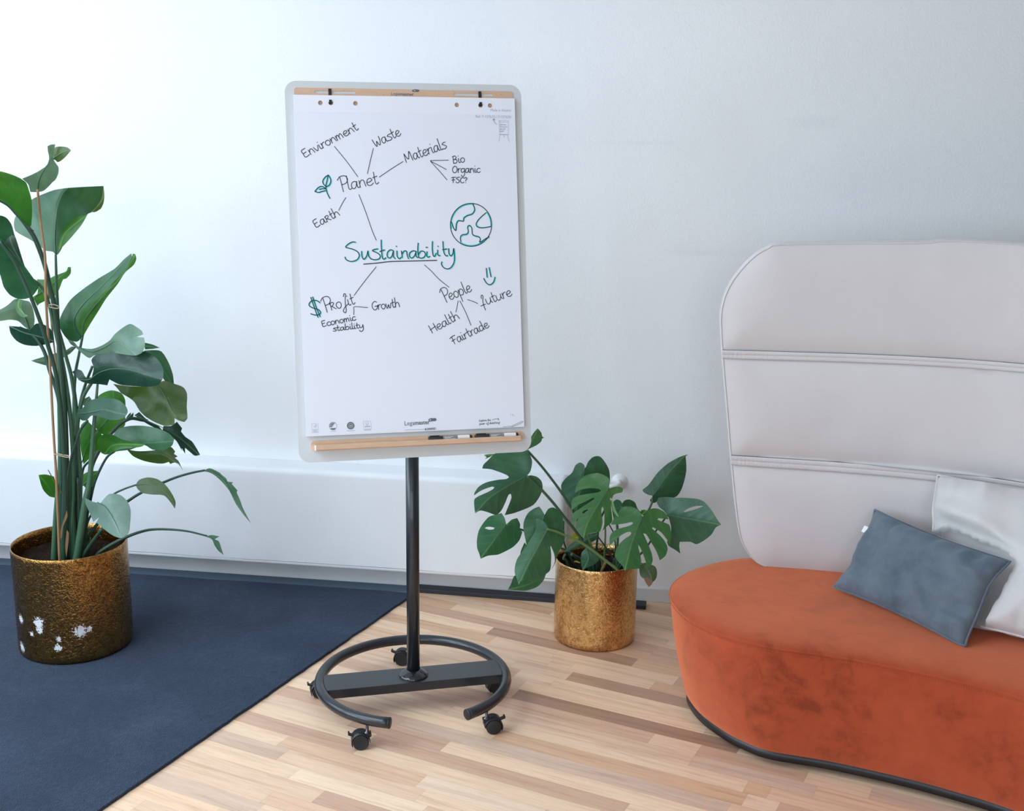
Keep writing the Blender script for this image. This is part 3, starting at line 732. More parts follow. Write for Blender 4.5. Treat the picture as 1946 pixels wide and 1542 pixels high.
# wheels turned as in the photo
for ang, sw in ((-113.0, 190), (-36.5, 12), (98.5, 178), (170.0, 196), (20.0, 205)): caster(ang, sw)

# ------------------------------------------------------------------ paper pad with writing
PAPER = (-0.3255, 0.3245, -0.4895, 0.4905)
pad = thing('paper_pad', bp(0, -0.49, 0), 'white flip chart paper pad with handwritten mind map hanging on the board', 'paper pad')
def build_pad():
    u0, u1, v0, v1 = PAPER; PV_ = 0.441
    mb = MB(); plate(mb, [Vector(p) for p in ((u0, PV_), (u1, PV_), (u1, v1), (u0, v1))], [circle2(h, HOLE_V, HOLE_R) for h in HOLES_U], -0.0032, 0.0003, step=0.03)
    mb.build('binding_strip', M_PAPER2, pad, label='punched top strip of the pad')
    mb = MB(); nx, ny = 24, 40; rows = []
    for j in range(ny + 1):
        v = PV_ + (v0 - PV_) * j / ny; row = []
        for i in range(nx + 1):
            u = u0 + (u1 - u0) * i / nx
            w = 0.0006 * sin(u * 9 + 1) * sin(pi * j / ny) 
            row.append((mb.vert(bp(u, v, w)), mb.vert(bp(u, v, -0.0055))))
        rows.append(row)
    for A, B in zip(rows, rows[1:]):
        for i in range(nx): mb.face((A[i][0], A[i + 1][0], B[i + 1][0], B[i][0])); mb.face((B[i][1], B[i + 1][1], A[i + 1][1], A[i][1]))
    rim = [r[0] for r in rows] + rows[-1][1:] + [r[-1] for r in rows[::-1]][1:] + rows[0][::-1][1:-1]
    rim = [(mb.vert(mb.v[a]), mb.vert(mb.v[b])) for a, b in rim]
    for i in range(len(rim)): a, b = rim[i], rim[(i + 1) % len(rim)]; mb.face((a[0], b[0], b[1], a[1]), 0, False)
    return mb.build('sheets', M_PAPER, pad)
build_pad()
NI = 0.0007                                                        # ink lies just above the sheet
def paper_n(u, v): 
    j = (0.441 - v) / (0.441 - PAPER[2]); return 0.0006 * sin(u * 9 + 1) * sin(pi * max(0, min(1, j)))
def ribbon(mb, pts, w, m=0, n=NI):
    pts = [p for i, p in enumerate(pts) if i == 0 or (p - pts[i - 1]).length > 1e-5]
    if len(pts) < 2:
        pts = [pts[0], pts[0] + Vector((0.0008, 0.0004))]
    L = []
    for i, p in enumerate(pts):
        d = (pts[min(i + 1, len(pts) - 1)] - pts[max(i - 1, 0)]); d = d.normalized() if d.length > 1e-9 else Vector((1, 0)); q = Vector((-d.y, d.x)) * w
        if i == 0: p = p - d * w * 0.6
        if i == len(pts) - 1: p = p + d * w * 0.6
        nn = n + paper_n(p.x, p.y)
        a = mb.vert(bp(p.x + q.x, p.y + q.y, nn)); b = mb.vert(bp(p.x - q.x, p.y - q.y, nn)); L.append((a, b))
    for (a, b), (c, d) in zip(L, L[1:]): mb.face((a, b, d, c), m, False)
GL = {
 'a': (1.02, [[(.75,.85),(.5,1),(.2,.88),(.05,.5),(.12,.1),(.35,.02),(.6,.3),(.76,.95)],[(.76,.95),(.74,.4),(.82,.05),(1.0,.1)]]),
 'b': (.92, [[(.08,2.0),(.05,1.0),(.06,.05)],[(.06,.5),(.3,.95),(.62,.92),(.78,.5),(.6,.08),(.3,0),(.06,.12)]]),
 'c': (.82, [[(.75,.85),(.5,1),(.2,.85),(.05,.45),(.22,.06),(.5,0),(.8,.2)]]),
 'd': (1.0, [[(.75,.8),(.5,1),(.2,.9),(.05,.45),(.2,.05),(.5,.05),(.76,.5)],[(.72,1.9),(.76,.9),(.78,.1),(.92,.05)]]),
 'e': (.88, [[(.08,.48),(.45,.52),(.72,.75),(.55,1),(.25,.92),(.05,.5),(.18,.1),(.5,0),(.85,.25)]]),
 'f': (.8, [[(.45,1.6),(.62,2.0),(.82,1.85),(.6,1.2),(.42,.3),(.34,-.6),(.1,-.95),(-.1,-.6),(.25,-.1),(.9,.35)]]),
 'F_': (.8, [[(.75,1.85),(.55,2.0),(.42,1.7),(.4,.8),(.42,-.2),(.5,-.8)],[(.02,.35),(.45,.55),(.85,.75)]]),
 'g': (.92, [[(.75,.85),(.45,1),(.1,.75),(.1,.25),(.4,.05),(.75,.5)],[(.76,1),(.78,-.3),(.5,-.85),(.15,-.75),(.1,-.5)]]),
 'h': (.88, [[(.05,2.0),(.06,1),(.05,0)],[(.05,.5),(.3,.95),(.58,.92),(.7,.55),(.78,0)]]),
 'i': (.42, [[(.1,1),(.1,.25),(.22,.02),(.42,.12)],[(.1,1.48),(.13,1.55)]]),
 'l': (.42, [[(.1,2.0),(.08,1),(.1,.2),(.25,0),(.42,.12)]]),
 'm': (1.2, [[(.04,1),(.05,.5),(.05,0)],[(.05,.55),(.25,.95),(.42,.85),(.48,0)],[(.48,.55),(.7,.95),(.9,.85),(.98,0)]]),
 'n': (.88, [[(.04,1),(.05,.5),(.05,0)],[(.05,.5),(.3,.95),(.58,.9),(.68,.4),(.75,0)]]),
 'o': (.92, [[(.4,1),(.12,.8),(.05,.4),(.3,0),(.62,.1),(.78,.55),(.64,.9),(.4,1)]]),
 'p': (.92, [[(.05,1),(.06,0),(.08,-.95)],[(.06,.5),(.3,.98),(.65,.9),(.78,.5),(.55,.05),(.1,.1)]]),
 'r': (.62, [[(.05,1),(.08,.5),(.08,0)],[(.08,.5),(.25,.9),(.58,1.0)]]),
 's': (.78, [[(.75,1.0),(.4,1.02),(.12,.82),(.45,.58),(.7,.28),(.42,.0),(.0,.08)]]),
 't': (.66, [[(.22,1.75),(.2,.9),(.22,.25),(.36,0),(.62,.2)],[(.0,1.0),(.55,1.1)]]),
 'u': (.98, [[(.05,1),(.06,.35),(.25,.02),(.52,.15),(.74,.6),(.76,1)],[(.76,1),(.76,.3),(.95,.05)]]),
 'v': (.78, [[(.02,1),(.15,.45),(.34,.02),(.58,.5),(.7,1)]]),
 'w': (1.1, [[(.0,1),(.08,.3),(.25,.02),(.5,.75),(.62,.1),(.8,.1),(1.0,1)]]),
 'y': (.9, [[(.05,1),(.1,.35),(.32,.08),(.6,.35),(.76,1)],[(.76,1),(.76,-.3),(.5,-1.0),(.1,-1.05),(-.05,-.6)]]),
 'k': (.75, [[(.05,1.9),(.05,.9),(.05,0)],[(.6,.95),(.08,.4)],[(.2,.5),(.65,0)]]),
 'x': (.75, [[(.0,1),(.65,0)],[(.65,1),(0,0)]]),
 '!': (.4, [[(.2,1.8),(.15,.6)],[(.12,.08),(.14,.0)]]),
 'E': (.98, [[(.75,1.62),(.1,1.5),(.08,.8),(.12,.12),(.4,.0),(.85,.15)],[(.1,.8),(.62,.9)]]),
 'W': (1.3, [[(0,1.5),(.1,.6),(.28,0),(.55,.9),(.66,.3),(.85,.05),(1.1,.8),(1.15,1.6)]]),
 'M': (1.42, [[(.08,0),(.1,.8),(.15,1.5)],[(.15,1.5),(.4,.7),(.62,.45),(.85,1.1),(1.02,1.6),(1.12,1.3),(1.2,0)]]),
 'B': (.98, [[(.12,1.6),(.1,.8),(.1,0)],[(.0,1.5),(.45,1.62),(.68,1.3),(.5,.95),(.22,.85)],[(.22,.85),(.65,.78),(.8,.4),(.5,.02),(.08,0)]]),
 'O': (1.12, [[(.5,1.55),(.15,1.2),(.05,.6),(.3,.05),(.72,.12),(.98,.7),(.82,1.4),(.5,1.55)]]),
 'F': (.95, [[(-.1,1.4),(.3,1.55),(.95,1.6)],[(.32,1.55),(.3,.8),(.3,0)],[(.0,.75),(.4,.82),(.75,.85)]]),
 'S': (1.0, [[(.95,1.6),(.55,1.62),(.15,1.3),(.2,1.12),(.6,.85),(.82,.5),(.6,.05),(.25,-.02),(.0,.25)]]),
 'C': (.98, [[(.85,1.4),(.55,1.55),(.18,1.25),(.05,.65),(.28,.08),(.65,.05),(.9,.25)]]),
 'P': (.95, [[(.18,1.55),(.22,.8),(.25,-.1)],[(-.12,1.3),(.2,1.65),(.7,1.62),(.88,1.2),(.65,.8),(.2,.7)]]),
 'G': (1.12, [[(.9,1.4),(.55,1.6),(.12,1.15),(.08,.5),(.4,.0),(.82,.2),(.95,.7)],[(.5,.68),(.98,.72)]]),
 'H': (1.12, [[(.1,1.6),(.12,.8),(.12,0)],[(.9,1.6),(.92,.8),(.95,0)],[(.0,.7),(.5,.8),(1.05,.9)]]),
 'R': (.84, [[(.08,1.15),(.1,.6),(.1,0)],[(.0,1.0),(.35,1.2),(.6,1.0),(.4,.68),(.1,.55)],[(.25,.58),(.5,.3),(.78,.02)]]),
 '?': (.7, [[(0,1.3),(.3,1.6),(.6,1.3),(.35,.85),(.3,.5)],[(.3,.1),(.32,.04)]]),
 ' ': (.55, []), '-': (.6, [[(.1,.5),(.5,.5)]]), '.': (.3, [[(.1,.05),(.12,.0)]]), '/': (.6, [[(.05,-.2),(.5,1.6)]]),
}
def word(text, p0, p1, xh, ups=None, cap=1.0, lean=0.0):
    """strokes of a handwritten word in photo pixels: baseline p0 -> p1, x-height xh px"""
    p0, p1 = Vector(p0), Vector(p1); d = (p1 - p0); L = d.length; d.normalize(); up = Vector((d.y, -d.x))
    adv = sum(GL[c][0] for c in text) - 0.12; sx = L / adv; x = 0; out = []
    for i, c in enumerate(text):
        w, st = GL[c]; big = cap if i == 0 and c.isupper() else 1.0
        for s in st:
            pts = [p0 + d * ((x + a * (big if big > 1 else 1)) * sx - lean * b * xh) + up * (b * xh * big) for a, b in s]
            out.append(pts)
        x += w
    return out
PXM = 0.00155
def put(mb, strokes, w, dx=0, dy=0, n=NI, sub=6):
    for s in strokes:
        c = catmull([(p[0], p[1]) for p in s], sub) if len(s) > 2 else [Vector((p[0], p[1])) for p in s]
        ribbon(mb, [bd(p[0] + dx, p[1] + dy) for p in c], w, 0, n)
Z1 = lambda L: [(540 + a * .12333, 140 + b * .12333) for a, b in L]
Z5 = lambda L: [(560 + a * .1297, 320 + b * .1297) for a, b in L]
Z6 = lambda L: [(760 + a * .1297, 280 + b * .1297) for a, b in L]
Z7 = lambda L: [(760 + a * .14916, 450 + b * .14916) for a, b in L]
Y7 = lambda L: [(540 + a * .2724, 480 + b * .2724) for a, b in L]
C6 = lambda L: [(540 + a * .2467, 140 + b * .2467) for a, b in L]
WORDS = []
WORDS.append(('Environment', word('Environment', (579, 300), (681, 246.5), 9.8, lean=.05)))
WORDS.append(('Waste', word('Waste', (713.5, 280), (762, 257), 11, cap=.95)))
WORDS.append(('Materials', word('Materials', (771.5, 309.5), (849, 281.5), 11.5, cap=1.0)))
WORDS.append(('Bio', word('Bio', (861, 311), (883.5, 308), 8.5)))
WORDS.append(('Organic', word('Organic', (859.5, 328.8), (912, 328), 8.2)))
WORDS.append(('FSC?', word('FSC?', (858.5, 347.5), (887, 348), 6.6)))
WORDS.append(('Earth', word('EaRth', (600, 433.5), (645.5, 409.5), 9.5)))
WORDS.append(('Planet', word('Planet', (647.5, 364), (719, 349.5), 13.5, cap=1.25)))
WORDS.append(('Profit', word('PRofit', (617, 593.5), (674.5, 578), 12.0, cap=1.4)))
WORDS.append(('Growth', word('Growth', (707.5, 590), (759, 583.5), 9.2, cap=1.1)))
WORDS.append(('Economic', word('Economic', (612.5, 621.5), (676, 608.5), 7.0)))
WORDS.append(('stability', word('stability', (633, 630), (690.5, 623), 6.0)))
WORDS.append(('People', word('People', (845, 575), (896.5, 553.5), 12.0, cap=1.35)))
WORDS.append(('Health', word('Health', (820.5, 634), (873, 606), 10)))
WORDS.append(('Fairtrade', word('Fairtrade', (861.5, 655.5), (929.5, 622), 9.6)))
WORDS.append(('future', word('uture', (925.5, 579.5), (973, 562), 11) + [Z7([(1040,790),(1032,760),(1045,745),(1058,770),(1055,820),(1068,880),(1090,935)]), Z7([(1030,885),(1060,870),(1090,860)])]))
SUST = [Z5([(890,1085),(850,1078),(790,1105),(745,1150),(770,1165),(850,1185),(920,1225),(945,1280),(910,1340),(830,1365),(755,1340),(735,1300)])]
SUST += [Z5([(978,1215),(985,1290),(1010,1333),(1050,1290),(1072,1210)]), Z5([(1072,1210),(1085,1290),(1115,1325)])]
SUST += [Z5([(1215,1180),(1165,1190),(1138,1208),(1200,1235),(1250,1280),(1235,1325),(1170,1340),(1110,1325)]), Z5([(1265,1050),(1268,1150),(1280,1290),(1300,1333),(1335,1310)]), Z5([(1245,1220),(1315,1195)])]
SUST += [Z5([(1440,1205),(1400,1195),(1360,1230),(1355,1290),(1385,1315),(1420,1290),(1445,1210)]), Z5([(1445,1210),(1445,1290),(1470,1325)])]
SUST += [Z5([(1495,1210),(1500,1290),(1530,1325),(1555,1305)]), Z5([(1482,1142),(1492,1143)]), Z5([(1560,1210),(1570,1270),(1570,1310)]), Z5([(1572,1255),(1600,1215),(1635,1215),(1645,1270),(1665,1325)])]
SUST += [Z7([(200,185),(165,180),(125,205),(120,250),(150,272),(185,240),(205,185)]), Z7([(203,190),(203,245),(222,268)]), Z7([(230,80),(225,160),(235,262)]), Z7([(235,225),(265,185),(305,190),(322,230),(300,265),(260,272),(235,262)])]
SUST += [Z7([(343,190),(340,240),(355,262),(378,250)]), Z7([(328,137),(348,134)]), Z7([(412,60),(410,150),(420,235),(440,250),(460,210)]), Z7([(478,170),(478,220),(492,242),(508,238)]), Z7([(480,120),(486,124)])]
SUST += [Z7([(545,60),(550,150),(565,220),(590,245),(605,238)]), Z7([(540,165),(595,155)]), Z7([(618,150),(622,210),(645,245),(672,215),(680,155)]), Z7([(683,150),(692,230),(688,320),(650,390),(600,410),(550,390),(527,350),(532,320)])]
UNDER = [Z5([(1010,1405),(1200,1390),(1400,1368),(1700,1360),(1850,1355)]) [:4] + Z7([(470,302)])]
LINES = [Z1([(765,1120),(930,1330),(1090,1540)]), [(635.5, 278.5), (658, 306), (680, 336)], [(709.5, 282), (704, 304), (698.2, 330.5)], Z5([(1240,128),(1330,68),(1430,0)])[:2] + [(745.5, 320), (766, 307)], Z6([(445,195),(710,190)]), Z6([(448,205),(560,262),(680,328)]), Z6([(450,210),(560,330),(690,478)]),
         Z5([(750,428),(700,510),(645,618)]), Z5([(940,385),(1040,640),(1130,900),(1195,1055)]), Y7([(642,100),(570,190),(487,300)]), Z7([(312,360),(400,440),(500,545),(625,645)]), Y7([(583,385),(492,379),(487,405),(485,435)]), Z7([(740,818),(728,890),(712,960)]), Z7([(762,818),(830,950),(905,1130)]), Z7([(860,803),(930,825),(990,853)])]
LINES[0] = [(635.5, 278.5), (658, 306), (680, 336)]; del LINES[1]
SPROUT = [Z5([(512,438),(475,360),(455,270),(470,190),(490,105)]), Z5([(458,268),(420,230),(412,180),(445,130),(490,98)]), Z5([(490,98),(518,140),(528,190),(505,245),(465,268)]), Z5([(452,300),(420,272),(380,265),(335,290),(295,338)]), Z5([(295,338),(345,352),(395,340),(450,325)]), Z5([(360,310),(400,298),(445,297)])]
GLOBE_C = (760 + 1045 * .1297, 280 + 1138 * .1297)
GLOBE = [[(GLOBE_C[0] + 39.2 * cos(a) - 0.5, GLOBE_C[1] + 40.8 * sin(a)) for a in [2 * pi * i / 28 for i in range(29)]]]
LAND = [Z6([(1070,835),(1090,880),(1095,930),(1060,980),(990,1005),(940,1040),(930,1085),(860,1080),(830,1130),(820,1222),(785,1180),(765,1120),(752,1095)]),
        Z6([(1258,962),(1180,1030),(1130,1090),(1115,1140),(1150,1175),(1220,1182),(1330,1165)]),
        Z6([(890,1385),(885,1320),(910,1285),(980,1270),(1000,1230),(990,1170),(1018,1145),(1050,1180),(1060,1270),(1100,1297),(1160,1315),(1175,1350),(1165,1385),(1185,1388),(1240,1350),(1305,1310)])]
SMILE = [Z7([(1098,402),(1110,518)]), Z7([(1135,392),(1158,510)]), Z7([(1065,532),(1100,590),(1145,612),(1190,580),(1210,515)])]
DOLLAR = [Y7([(248,350),(225,335),(190,338),(172,365),(195,385),(240,400),(252,425),(225,437),(185,428)]), Y7([(185,313),(210,385),(235,452)]), Y7([(198,310),(222,380),(250,448)])]
for nm_, ws in WORDS:
    mb = MB(); put(mb, ws, 0.00108); mb.build('handwritten_word', M_INK, pad, label='the word %s in black marker' % nm_, normals=False)
for st_ in LINES + [UNDER[0]]:
    mb = MB(); put(mb, [st_], 0.00092 if st_ is not UNDER[0] else 0.0014); mb.build('marker_line', M_INK, pad, normals=False)
arcs = [(170, 278), (-38, 5), (52, 122)]
GT = [[(p[0] + 0.7, p[1] + 1.2) for p in s] for s in LAND]
GT[0] = [(p[0] - 1.0, p[1] - 0.9) for p in LAND[0]]; GT[1] = [(p[0] + 1.2, p[1] - 0.6) for p in LAND[1]]
GT += [[(GLOBE_C[0] - 0.5 + 37.7 * cos(radians(a0_ + (a1_ - a0_) * i / 12)), GLOBE_C[1] + 39.3 * sin(radians(a0_ + (a1_ - a0_) * i / 12))) for i in range(13)] for a0_, a1_ in arcs]
for nm_, lab, S_, T_, dx_ in (('handwritten_word', 'the large word Sustainability in black marker', SUST, SUST, 1.3), ('marker_drawing', 'drawn seedling with two leaves', SPROUT, SPROUT, 1.2), ('marker_drawing', 'drawn dollar sign', DOLLAR, DOLLAR, 1.2), ('marker_drawing', 'drawn smiling face', SMILE, SMILE, 1.2), ('marker_drawing', 'drawn globe with continents', LAND + GLOBE, None, 0)):
    mb = MB(); put(mb, S_, 0.00122); dr = mb.build(nm_, M_INK, pad, label=lab, normals=False)
    mb = MB()
    if T_: put(mb, T_, 0.0017, dx_, 0.7, NI - 0.0002)
    else: put(mb, GT, 0.0016, 0, 0, NI - 0.0002)
    mb.build('teal_outline', M_TEAL, dr, label='turquoise marker outline', normals=False)

# printed text
def print_text(body, px, py, h_px, ang_px=0.0, n=NI, bold=0.0, mb=None, width_px=None):
    """text lying in the board's plane: px, py = left end of the baseline, h_px = capital height in photo pixels"""
    cu = bpy.data.curves.new('text', 'FONT'); cu.body = body; cu.size = 1.0; cu.resolution_u = 2; cu.offset = bold
    ob = bpy.data.objects.new('text', cu); COL.objects.link(ob); bpy.context.view_layer.update()
    me = bpy.data.meshes.new_from_object(ob.evaluated_get(bpy.context.evaluated_depsgraph_get()))
    xs = [v.co.x for v in me.vertices]; wd_ = max(xs) - min(xs)
    s = h_px / 0.70; sx = s if not width_px else width_px / wd_
    d = Vector((cos(ang_px), sin(ang_px))); up = Vector((d.y, -d.x))
    k = len(mb.v)
    for v in me.vertices:
        p = Vector((px, py)) + d * ((v.co.x - min(xs)) * sx) + up * (v.co.y * s); q = bd(p.x, p.y, n); mb.vert(bp(q.x, q.y, n + paper_n(q.x, q.y)))
    for f in me.polygons: mb.face([k + i for i in f.vertices], 0, False)
    bpy.data.objects.remove(ob); bpy.data.curves.remove(cu); bpy.data.meshes.remove(me)
def disc_px(mb, cx, cy, rx, ry, n=NI, k=18, hole=0.0, ang=0.0):
    ca, sa = cos(ang), sin(ang); P = lambda a, f: bd(cx + rx * f * cos(a) * ca - ry * f * sin(a) * sa, cy + rx * f * cos(a) * sa + ry * f * sin(a) * ca, n)
    if hole <= 0:
        mb.face([mb.vert(bp(*P(2 * pi * i / k, 1), n)) for i in range(k)], 0, False); return
    for i in range(k):
        a, b = 2 * pi * i / k, 2 * pi * (i + 1) / k
        mb.face([mb.vert(bp(*q, n)) for q in (P(a, 1), P(b, 1), P(b, hole), P(a, hole))], 0, False)
def line_px(mb, pts, w_px, n=NI): ribbon(mb, [bd(p[0], p[1], n) for p in pts], w_px * PXM / 2, 0, n)
mb = MB()
print_text('Lega', 743.2, 180.6, 5.6, 0.02, -0.0056, 0.0, mb, 15.6); print_text('master', 759.2, 181.2, 5.6, 0.02, -0.0056, 0.018, mb, 27.4)
disc_px(mb, 788.5, 172.3, 5.6, 2.6, -0.0056, 20, 0.45, -0.1); disc_px(mb, 793.0, 172.6, 4.0, 2.5, -0.0055, 16, 0.0, -0.1)
mb.build('printed_logo', M_PRINT, rail_o, label='dark printed maker name on the rail', normals=False)
A_ = -0.055
def printed(name, fn, mat=None, label=None):
    global mb
    mb = MB(); fn(mb); mb.build(name, mat or M_PRINT, pad, label=label, normals=False)
def _logo(mb):
    print_text('Lega', 769.0, 808.8, 8.2, A_, NI, 0.0, mb, 19.0); print_text('master', 788.4, 807.6, 7.8, A_, NI, 0.018, mb, 28.5)
    disc_px(mb, 819.6, 798.2, 5.4, 3.2, NI, 20, 0.55, -0.1); disc_px(mb, 820.5, 798.0, 2.0, 2.0, NI, 12); disc_px(mb, 825.5, 797.8, 4.0, 2.9, NI + 0.0001, 16, 0.0, -0.1)
printed('printed_logo', _logo, None, 'large printed maker name with an eye')
def _badge(mb):
    line_px(mb, [(809.5, 817.4), (809.3, 814.8), (828.6, 813.2), (828.9, 816.0), (809.5, 817.4)], 0.7); print_text('edding', 812.0, 816.6, 2.0, -0.08, NI, 0.02, mb, 14.0); line_px(mb, [(808.4, 817.0), (808.4, 815.2)], 2.0)
printed('printed_badge', _badge)
def _seal1(mb):
    disc_px(mb, 666.3, 809.3, 7.1, 7.1, NI, 26, 0.66); disc_px(mb, 666.3, 809.3, 3.9, 3.9, NI, 20, 0.6); line_px(mb, [(666.3, 806.5), (666.3, 812)], 0.9); line_px(mb, [(664, 808.3), (668.6, 808)], 0.7)
printed('round_seal', _seal1)
def _seal2(mb):
    for i in range(7):
        y = 804.2 + i * 1.25; hw_ = sqrt(max(0.1, 49 - (y - 810) ** 2)); xe = 636.5 - i * 0.95
        line_px(mb, [(632.8 - hw_ * 0.92, y), (min(xe, 632.8 + hw_), y - 0.2)], 0.75)
    for i in range(3): line_px(mb, [(628.2 + i * 0.6, 814.6 + i * 1.0), (637.8 - i * 0.8, 814.2 + i * 1.0)], 0.8)
    disc_px(mb, 632.8, 810.0, 7.6, 7.6, NI, 26, 0.94)
printed('round_seal', _seal2)
printed('printed_slogan', lambda mb: put(mb, word('Explore', (910.5, 801.5), (924.5, 800.5), 2.0) + word('the', (926.5, 800.4), (932.5, 800), 2.0) + word('power', (911, 807.5), (921, 806.8), 2.0) + word('of', (924, 806.6), (928, 806.3), 2.0) + word('sketching!', (930, 806.2), (950, 805), 2.1), 0.0005, 0, 0, NI, 3))
printed('printed_arrow', lambda mb: put(mb, [[(935, 798.8), (941, 796.6), (947.6, 797)], [(945.6, 794.6), (948, 797.2), (946.2, 799)]], 0.0006))
printed('printed_pencil', lambda mb: put(mb, [[(973.5, 809.5), (991, 801.2), (992.4, 803.2), (975, 811), (972.2, 810.6), (973.5, 809.5)], [(956, 811.3), (972, 810.6)]], 0.0005))
printed('printed_sparks', lambda mb: put(mb, [[(970, 787.6), (971, 789)], [(974.5, 787), (973.5, 789.2)], [(976.6, 789.6), (975, 790.6)]], 0.0005))
printed('printed_arrow', lambda mb: put(mb, [[(943.5, 236.5), (939.5, 232), (938.2, 226.5)], [(936.2, 229.2), (938.2, 226), (940.8, 228.4)]], 0.0006))
printed('printed_line', lambda mb: print_text('Made in Austria', 932.3, 211.6, 5.0, 0.015, NI, 0.0, mb, 38.5), M_PRINT2)
printed('printed_line', lambda mb: print_text('Ref. 7-157610 / 7-157620', 903.8, 223.6, 5.0, 0.02, NI, 0.0, mb, 67.0), M_PRINT2)
def _easel(mb):
    line_px(mb, [(948.4, 229), (965.8, 229.2), (966, 255.8), (949.6, 255.4), (948.4, 229)], 0.7); line_px(mb, [(948.5, 231.8), (966, 232)], 0.6); line_px(mb, [(949.2, 255.8), (966, 256.2)], 1.2)
    for a, b in (((950.5, 256.5), (947.6, 269.5)), ((957.6, 256.5), (957.7, 262)), ((964, 256.5), (967.8, 269.8))): line_px(mb, [a, b], 0.7)
    put(mb, word('find', (950.2, 238), (955.2, 238), 1.2) + word('more', (956.2, 238), (961.2, 238), 1.2) + word('flip', (950.2, 246.2), (954.4, 246.2), 1.2) + word('chart', (955.4, 246.2), (960.4, 246.2), 1.2) + word('paper?', (950.2, 250.4), (957.5, 250.2), 1.2), 0.0004, 0, 0, NI, 2)
    line_px(mb, [(950.5, 241.2), (963.8, 241.4)], 1.2)
printed('printed_easel', _easel, M_PRINT2)
def _eco1(mb):
    line_px(mb, [(592.4, 806.0), (604.2, 805.2), (605.0, 822.4), (593.0, 823.2), (592.4, 806.0)], 0.5); put(mb, [[(596.2, 811.2), (598, 811), (600.5, 807.2), (601, 810.2), (599, 812.4), (599, 814.2)]], 0.0005); line_px(mb, [(594.5, 817.3), (602.5, 816.8)], 0.9); line_px(mb, [(594.8, 819.8), (602.6, 819.3)], 0.9); line_px(mb, [(595, 822), (603.5, 821.4)], 0.6)
printed('eco_label', _eco1, M_PRINT2)
def _eco2(mb):
    line_px(mb, [(690.2, 801.0), (704.6, 800.2), (705.6, 815.2), (691.2, 816.0), (690.2, 801.0)], 0.5); disc_px(mb, 697.8, 803.6, 2.2, 2.2, NI, 14, 0.8); put(mb, [[(695, 806.2), (697.6, 808.6), (700.2, 806)]], 0.0006); line_px(mb, [(693.4, 811.2), (703.0, 810.6)], 1.6); line_px(mb, [(692.8, 817.6), (704.6, 816.9)], 1.1)
printed('eco_label', _eco2, M_PRINT2)
for q_ in ([(659.2, 819.2), (675, 818.4)], [(628.5, 820.2), (638, 819.6)], [(770.2, 817.4), (807, 816.4)]):
    printed('printed_line', lambda mb: line_px(mb, q_, 0.8), M_PRINT2)

# two board markers lying in the tray
def marker(c_u, label):
    a, b = c_u; v = -0.5128; n = 0.0082; r = 0.0076
    root = thing('board_marker', bp((a + b) / 2, v, n), label, 'marker', 'board markers in the pen tray')
    ax = BU; L = b - a; P = lambda f: bp(a + L * f, v, n)
    mb = MB(); mb.lathe(P(0), [(0, 0), (r * 0.82, 0.0), (r * 0.97, 0.002), (r * 1.04, L * 0.325)], 24, ax); cap = mb.build('cap', M_PLASTIC, root)
    mb = MB(); mb.box(bp(a + L * 0.14, v + 0.0085, n + 0.001), (L * 0.22, 0.0022, 0.005), BU, BV, BNN, bev=0.0006); mb.build('clip', M_PLASTIC, cap)
    mb = MB(); mb.lathe(P(0), [(r, L * 0.325), (r, L * 0.66)], 24, ax); gb = mb.build('barrel', M_PENGREY, root, label='grey printed section of the barrel')
    mb = MB()
    for j, (s0, s1) in enumerate(((.36, .56), (.36, .50), (.36, .60))):
        th0 = 0.55 - 0.36 * j
        ids = []
        for f in (s0, s1):
            for dth in (-0.07, 0.07):
                e = BV * sin(th0 + dth) + BNN * cos(th0 + dth); ids.append(mb.vert(P(f) + e * (r + 0.0003)))
        mb.face((ids[0], ids[1], ids[3], ids[2]), 0, False)
    mb.build('lettering_band', M_PENWHITE, gb)
    mb = MB(); mb.lathe(P(0), [(r * 1.0, L * 0.66), (r * 1.0, L * 0.935)], 24, ax); mb.build('sleeve', M_PENWHITE, root, label='white section of the barrel')
    mb = MB(); mb.lathe(P(0), [(r * 0.98, L * 0.935), (r * 0.96, L * 0.97), (r * 0.8, L * 0.99), (0, L)], 24, ax); mb.build('end_plug', M_PLASTIC, root)
marker((0.030, 0.162), 'left of two black capped markers, on the middle of the wooden tray')
marker((0.1705, 0.3035), 'right of two black capped markers, at the right end of the wooden tray')

# ------------------------------------------------------------------ pots and plants
def build_pot(root, c, R, H, mat, soil_z):
    mb = MB(); n = 96; prof = [(0.0, 0.002), (R * 0.9, 0.002), (R * 0.985, 0.003), (R * 0.99, 0.010), (R, 0.014)]
    for k in range(1, 30): prof.append((R, 0.014 + (H - 0.014) * k / 29))
    prof += [(R - 0.0012, H + 0.0012), (R - 0.0035, H), (R - 0.0045, H - 0.02)]
    for k in range(1, 6): prof.append((R - 0.005, H - 0.02 - (H - 0.06) * k / 5 * 0.5))
    mb.lathe(c, prof, n); pot = mb.build('pot', mat, root)
    mb = MB(); N = 26; rows = []
    for i in range(N + 1):
        r = (R - 0.0045) * i / N; row = []
        for k in range(60):
            a = 2 * pi * k / 60; p = Vector((r * cos(a), r * sin(a), 0))
            z = soil_z + 0.012 * noise.noise(p * 25) + 0.010 * noise.noise(p * 70) + 0.004 * noise.noise(p * 180)
            row.append(mb.vert(c + p + Vector((0, 0, z))))
        rows.append(row)
    for A, B in zip(rows, rows[1:]):
        for k in range(60): mb.face((A[k], A[(k + 1) % 60], B[(k + 1) % 60], B[k]))
    mb.build('soil', M_SOIL, root)
PA, RA, HA = Vector((-1.5374, 3.9739, 0.011)), 0.1933, 0.378
PB, RB, HB = Vector((0.3132, 4.1115, 0.0)), 0.1484, 0.3053
